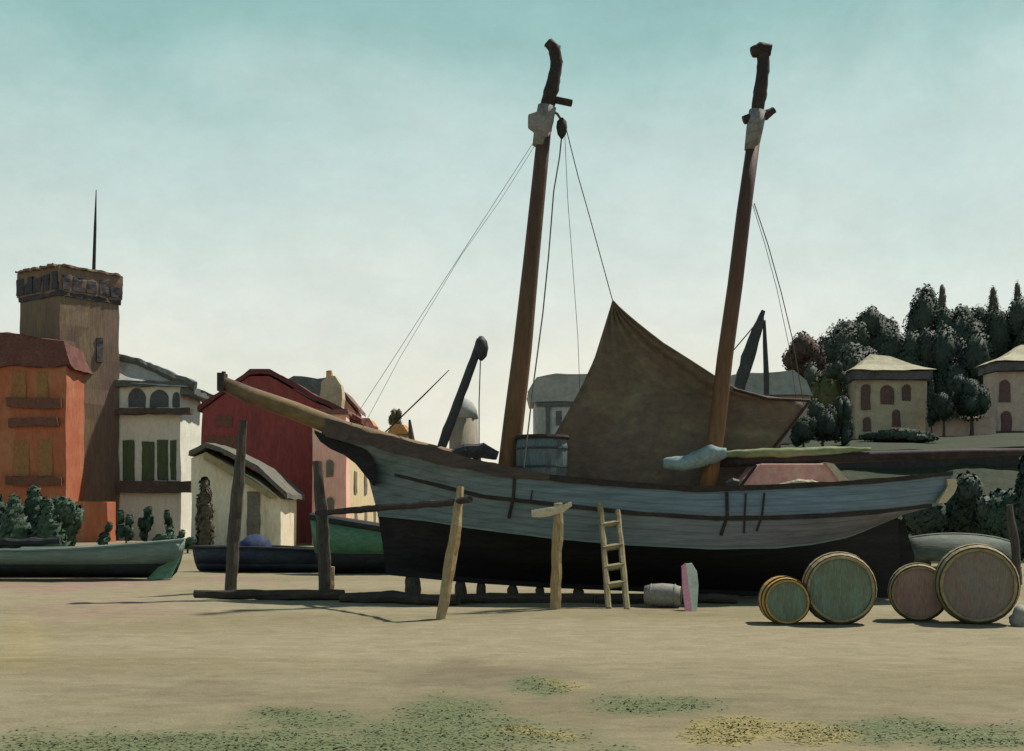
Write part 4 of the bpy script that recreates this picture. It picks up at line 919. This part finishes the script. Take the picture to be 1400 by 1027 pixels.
for (px, yt, w, yb, d, mat, form, lb, n) in (
    (1102, 459, 72, 525, 108, 'leaf_rust', 'round', 'rust brown round tree at the left end of the hill', 2600),
    (1152, 438, 84, 530, 112, 'leaf_mid', 'round', 'green round tree just right of the rust brown one', 2800),
    (1200, 429, 82, 520, 115, 'leaf_mid', 'round', 'broad green tree above the beige villa roof', 2800),
    (1262, 392, 66, 520, 112, 'leaf_deep', 'round', 'tallest dark tree with a pointed round crown, right of the beige villa roof', 3200),
    (1288, 390, 18, 470, 114, 'leaf_brown', 'column', 'thin wispy tree top beside the tallest dark tree', 160),
    (1312, 420, 86, 520, 110, 'leaf_deep', 'round', 'dark tree with a flat crown behind the bushes between the villas', 3000),
    (1357, 394, 34, 470, 113, 'leaf_brown', 'cone', 'brown green pointed cypress rising over the flat dark crowns', 1200),
    (1391, 387, 17, 480, 112, 'leaf_brown', 'column', 'narrow dark cypress at the right edge of the hill', 1000),
    (1362, 424, 80, 530, 109, 'leaf_deep', 'round', 'dark round tree below the pointed cypress', 3000),
    (1412, 418, 80, 530, 107, 'leaf_deep', 'round', 'dark tree at the right edge behind the pinkish villa', 3000),
    (1250, 462, 92, 575, 100, 'leaf_deep', 'round', 'dark tree close behind the right corner of the beige villa', 3000),
    (1318, 465, 96, 590, 98, 'leaf_black', 'round', 'blackish broad tree behind the garden wall', 3000),
    (1170, 470, 80, 570, 98, 'leaf_mid', 'round', 'green tree close behind the left corner of the beige villa', 2800),
    (1110, 505, 60, 590, 90, 'leaf_mid', 'round', 'green tree half hidden behind the olive green tree', 2600)):
    x = GX(px, d); tree('hill_tree', lb, 'tree', G, px, yt, w, yb, d, mat, zhill(x, d), form, n, thin=1.25)
tree('olive_tree', 'olive green tree standing left of the beige villa', 'tree', None, 1133, 498, 66, 600, 74, 'leaf_olive', zhill(GX(1133, 74), 74), 'round', 3200)
tree('hill_tree', 'small black round tree top against the olive green tree', 'tree', None, 1141, 495, 32, 520, 71, 'leaf_black', zhill(GX(1141, 71), 71), 'round', 900)
GB = 'dark bushes on the bank'
for px, yt, w, yb, d, lb in ((1098, 570, 38, 608, 62, 'dark round bush leftmost beside the sail'), (1124, 553, 44, 608, 62.5, 'dark bush in the middle left of the beige villa'), (1151, 540, 36, 606, 63, 'tallest dark bush touching the left wall of the beige villa'), (1290, 538, 40, 578, 70, 'dark bush just right of the beige villa above the garden wall'), (1328, 518, 60, 578, 70.3, 'broad dark bush left of the pinkish villa above the garden wall')):
    tree('dark_bush', lb, 'bush', GB, px, yt, w, yb, d, 'leaf_black', zhill(GX(px, d), d), 'round', 1700)
tree('cypress', 'narrow black cypress at the right wall of the beige villa', 'tree', None, 1273, 518, 12, 580, 70.6, 'leaf_black', zhill(GX(1273, 70), 70), 'column', 900)
tree('hedge', 'low dark green hedge in front of the beige villa', 'hedge', None, 1232, 588, 116, 604, 64, 'leaf_deep', zhill(GX(1232, 64), 64), 'round', 2200, size=.14)
# left bushes
GL = 'pointed bushes before the orange house'
for px, yt, w, yb, d, lb in ((-4, 678, 50, 752, 60, 'pointed dark bush cut by the left edge of the photo'), (20, 681, 54, 752, 59, 'pointed bush second from the left edge'), (47, 669, 58, 752, 60, 'tallest pointed bush, in front of the orange house'), (66, 684, 54, 752, 59, 'pointed bush right of the tallest one'), (86, 690, 56, 752, 60, 'round topped bush at the right end of the pointed row')):
    tree('garden_bush', lb, 'bush', GL, px, yt, w, yb, d, 'leaf_bush', 0, 'cone' if px < 80 else 'round', 1800, size=.16)
GS = 'young shrubs below the grey house'
for px, yt, w, yb, d, lb in ((146, 714, 24, 744, 64, 'low shrub in front of the tower foot'), (172, 702, 24, 742, 66, 'shrub second from the left below the grey house'), (200, 690, 26, 738, 67, 'tallest shrub below the grey house balcony'), (229, 696, 20, 740, 66, 'slim shrub at the right below the grey house balcony'), (226, 722, 44, 746, 60, 'low wide shrub above the bow of the teal boat'), (256, 728, 30, 750, 60, 'low shrub between the teal boat and the navy boat')):
    tree('young_shrub', lb, 'shrub', GS, px, yt, w, yb, d, 'leaf_bluegreen', 0, 'loose', 390, size=.15)
tree('cypress', 'narrow dark cypress between the grey house and the low shed', 'tree', None, 280, 656, 22, 750, 65, 'leaf_brown', 0, 'column', 1600, size=.15)
tree('far_tree', 'small brown tree behind the tiny far cottage', 'tree', None, 541, 560, 24, 592, 116, 'leaf_brown', 0, 'round', 700)
# scrub at the right behind the stern
GR = 'dark scrub behind the stern'
for px, yt, w, yb, d, mat, lb in ((1262, 668, 70, 740, 44, 'leaf_black', 'dark scrub right behind the schooner stern'), (1316, 660, 90, 740, 45, 'leaf_deep', 'dark scrub above the upturned dinghy'), (1365, 672, 70, 740, 43, 'leaf_bluegreen', 'blue green scrub right of the dark scrub above the dinghy'), (1402, 622, 36, 770, 39, 'leaf_black', 'tall blackish bush at the right edge beside the leaning pole')):
    tree('scrub_bush', lb, 'bush', GR, px, yt, w, yb, d, mat, 0 if d < 47 else 1, 'round', 2600, size=.13)
stick('leaning_pole', [(1379, 690), (1384, 720), (1388, 750), (1392, 800)], [30]*4, [4, 6, 6, 6], 'post_dark', 'dark pole leaning at the right edge behind the biggest barrel', 'pole')

# ------------------------------------------------------------------ light, sky, camera
AZ, EL = 34, 57     # sun stands to the right and a little behind the boat
sd = Vector((math.cos(R(AZ))*math.cos(R(EL)), math.sin(R(AZ))*math.cos(R(EL)), math.sin(R(EL))))
sun = bpy.data.lights.new('sun', 'SUN'); sun.energy = 4.8; sun.angle = R(1.5); sun.color = (1, .91, .79)
so = bpy.data.objects.new('sun', sun); COL.objects.link(so); so.rotation_euler = (-sd).to_track_quat('-Z', 'Y').to_euler(); so.location = sd*60
W = bpy.data.worlds.new('World'); SC.world = W; W.use_nodes = True
N, L = W.node_tree.nodes, W.node_tree.links; bg = N['Background']
sky = N.new('ShaderNodeTexSky'); sky.sky_type = 'NISHITA'; sky.sun_disc = False; sky.sun_elevation = R(EL); sky.sun_rotation = R(90-AZ)
sky.dust_density = 3; sky.air_density = 1
tc = N.new('ShaderNodeTexCoord'); sp = N.new('ShaderNodeSeparateXYZ'); L.new(tc.outputs['Generated'], sp.inputs[0])
nz = N.new('ShaderNodeTexNoise'); nz.inputs['Scale'].default_value = 2.2; nz.inputs['Detail'].default_value = 8; nz.inputs['Roughness'].default_value = .62; nz.inputs['Distortion'].default_value = .4
mp = N.new('ShaderNodeMapping'); mp.inputs['Scale'].default_value = (1, 1, 1.4); L.new(tc.outputs['Generated'], mp.inputs[0]); L.new(mp.outputs[0], nz.inputs['Vector'])
ma = N.new('ShaderNodeMath'); ma.operation = 'MULTIPLY_ADD'; ma.inputs[1].default_value = .22; ma.inputs[2].default_value = -.11; L.new(nz.outputs['Fac'], ma.inputs[0])
ad = N.new('ShaderNodeMath'); ad.operation = 'ADD'; L.new(sp.outputs['Z'], ad.inputs[0]); L.new(ma.outputs[0], ad.inputs[1])
rp = N.new('ShaderNodeValToRGB'); L.new(ad.outputs[0], rp.inputs['Fac'])
def skc(*c): return (*[q/1.23 for q in lin(*c)], 1)
cr = rp.color_ramp; cr.elements[0].position = 0.0; cr.elements[0].color = skc(238, 234, 215); cr.elements[1].position = 1.0; cr.elements[1].color = skc(50, 82, 120)
for p_, c_ in ((.09, (231, 232, 216)), (.15, (225, 232, 222)), (.22, (211, 225, 217)), (.31, (189, 215, 208)), (.37, (152, 194, 187)), (.43, (138, 184, 180)), (.60, (80, 120, 142))):
    e = cr.elements.new(p_); e.color = skc(*c_)
# nishita share
sc_ = N.new('ShaderNodeVectorMath'); sc_.operation = 'SCALE'; sc_.inputs['Scale'].default_value = .10; L.new(sky.outputs[0], sc_.inputs[0])
mx = N.new('ShaderNodeMix'); mx.data_type = 'RGBA'; mx.inputs['Factor'].default_value = .12; L.new(rp.outputs[0], mx.inputs['A']); L.new(sc_.outputs[0], mx.inputs['B'])
# thin streaks and mottling of the overcast
n2 = N.new('ShaderNodeTexNoise'); n2.inputs['Scale'].default_value = 13; n2.inputs['Detail'].default_value = 9; n2.inputs['Roughness'].default_value = .75
mp2 = N.new('ShaderNodeMapping'); mp2.inputs['Scale'].default_value = (1, 1, 1.5); L.new(tc.outputs['Generated'], mp2.inputs[0]); L.new(mp2.outputs[0], n2.inputs['Vector'])
mr2 = N.new('ShaderNodeMapRange'); mr2.inputs['From Min'].default_value = .25; mr2.inputs['From Max'].default_value = .75; mr2.inputs['To Min'].default_value = .93; mr2.inputs['To Max'].default_value = 1.09
L.new(n2.outputs['Fac'], mr2.inputs['Value'])
n3 = N.new('ShaderNodeTexNoise'); n3.inputs['Scale'].default_value = 5; n3.inputs['Detail'].default_value = 6; L.new(mp2.outputs[0], n3.inputs['Vector'])
m3 = N.new('ShaderNodeMapRange'); m3.inputs['From Min'].default_value = .48; m3.inputs['From Max'].default_value = .72; m3.inputs['To Max'].default_value = .5; L.new(n3.outputs['Fac'], m3.inputs['Value'])
lo = N.new('ShaderNodeMapRange'); lo.inputs['From Min'].default_value = .26; lo.inputs['From Max'].default_value = .08; L.new(sp.outputs['Z'], lo.inputs['Value'])
mm3 = N.new('ShaderNodeMath'); mm3.operation = 'MULTIPLY'; L.new(m3.outputs[0], mm3.inputs[0]); L.new(lo.outputs[0], mm3.inputs[1])
wm = N.new('ShaderNodeMix'); wm.data_type = 'RGBA'; wm.inputs['B'].default_value = (*lin(228, 222, 208), 1); L.new(mm3.outputs[0], wm.inputs['Factor']); L.new(mx.outputs['Result'], wm.inputs['A'])
vs2 = N.new('ShaderNodeVectorMath'); vs2.operation = 'SCALE'; L.new(wm.outputs['Result'], vs2.inputs[0]); L.new(mr2.outputs[0], vs2.inputs['Scale'])
L.new(vs2.outputs[0], bg.inputs['Color']); bg.inputs['Strength'].default_value = 1.0
cam = bpy.data.cameras.new('camera'); co = bpy.data.objects.new('camera', cam); COL.objects.link(co)
co.location = (0, 0, EYE); co.rotation_euler = (R(90), 0, 0); cam.sensor_width = 36; cam.lens = 36*F/1400; cam.shift_y = (HY-513.5)/1400
cam.clip_end = 3000; SC.camera = co
SC.view_settings.view_transform = 'Standard'; SC.view_settings.look = 'None'; SC.view_settings.exposure = .3; SC.view_settings.gamma = 1
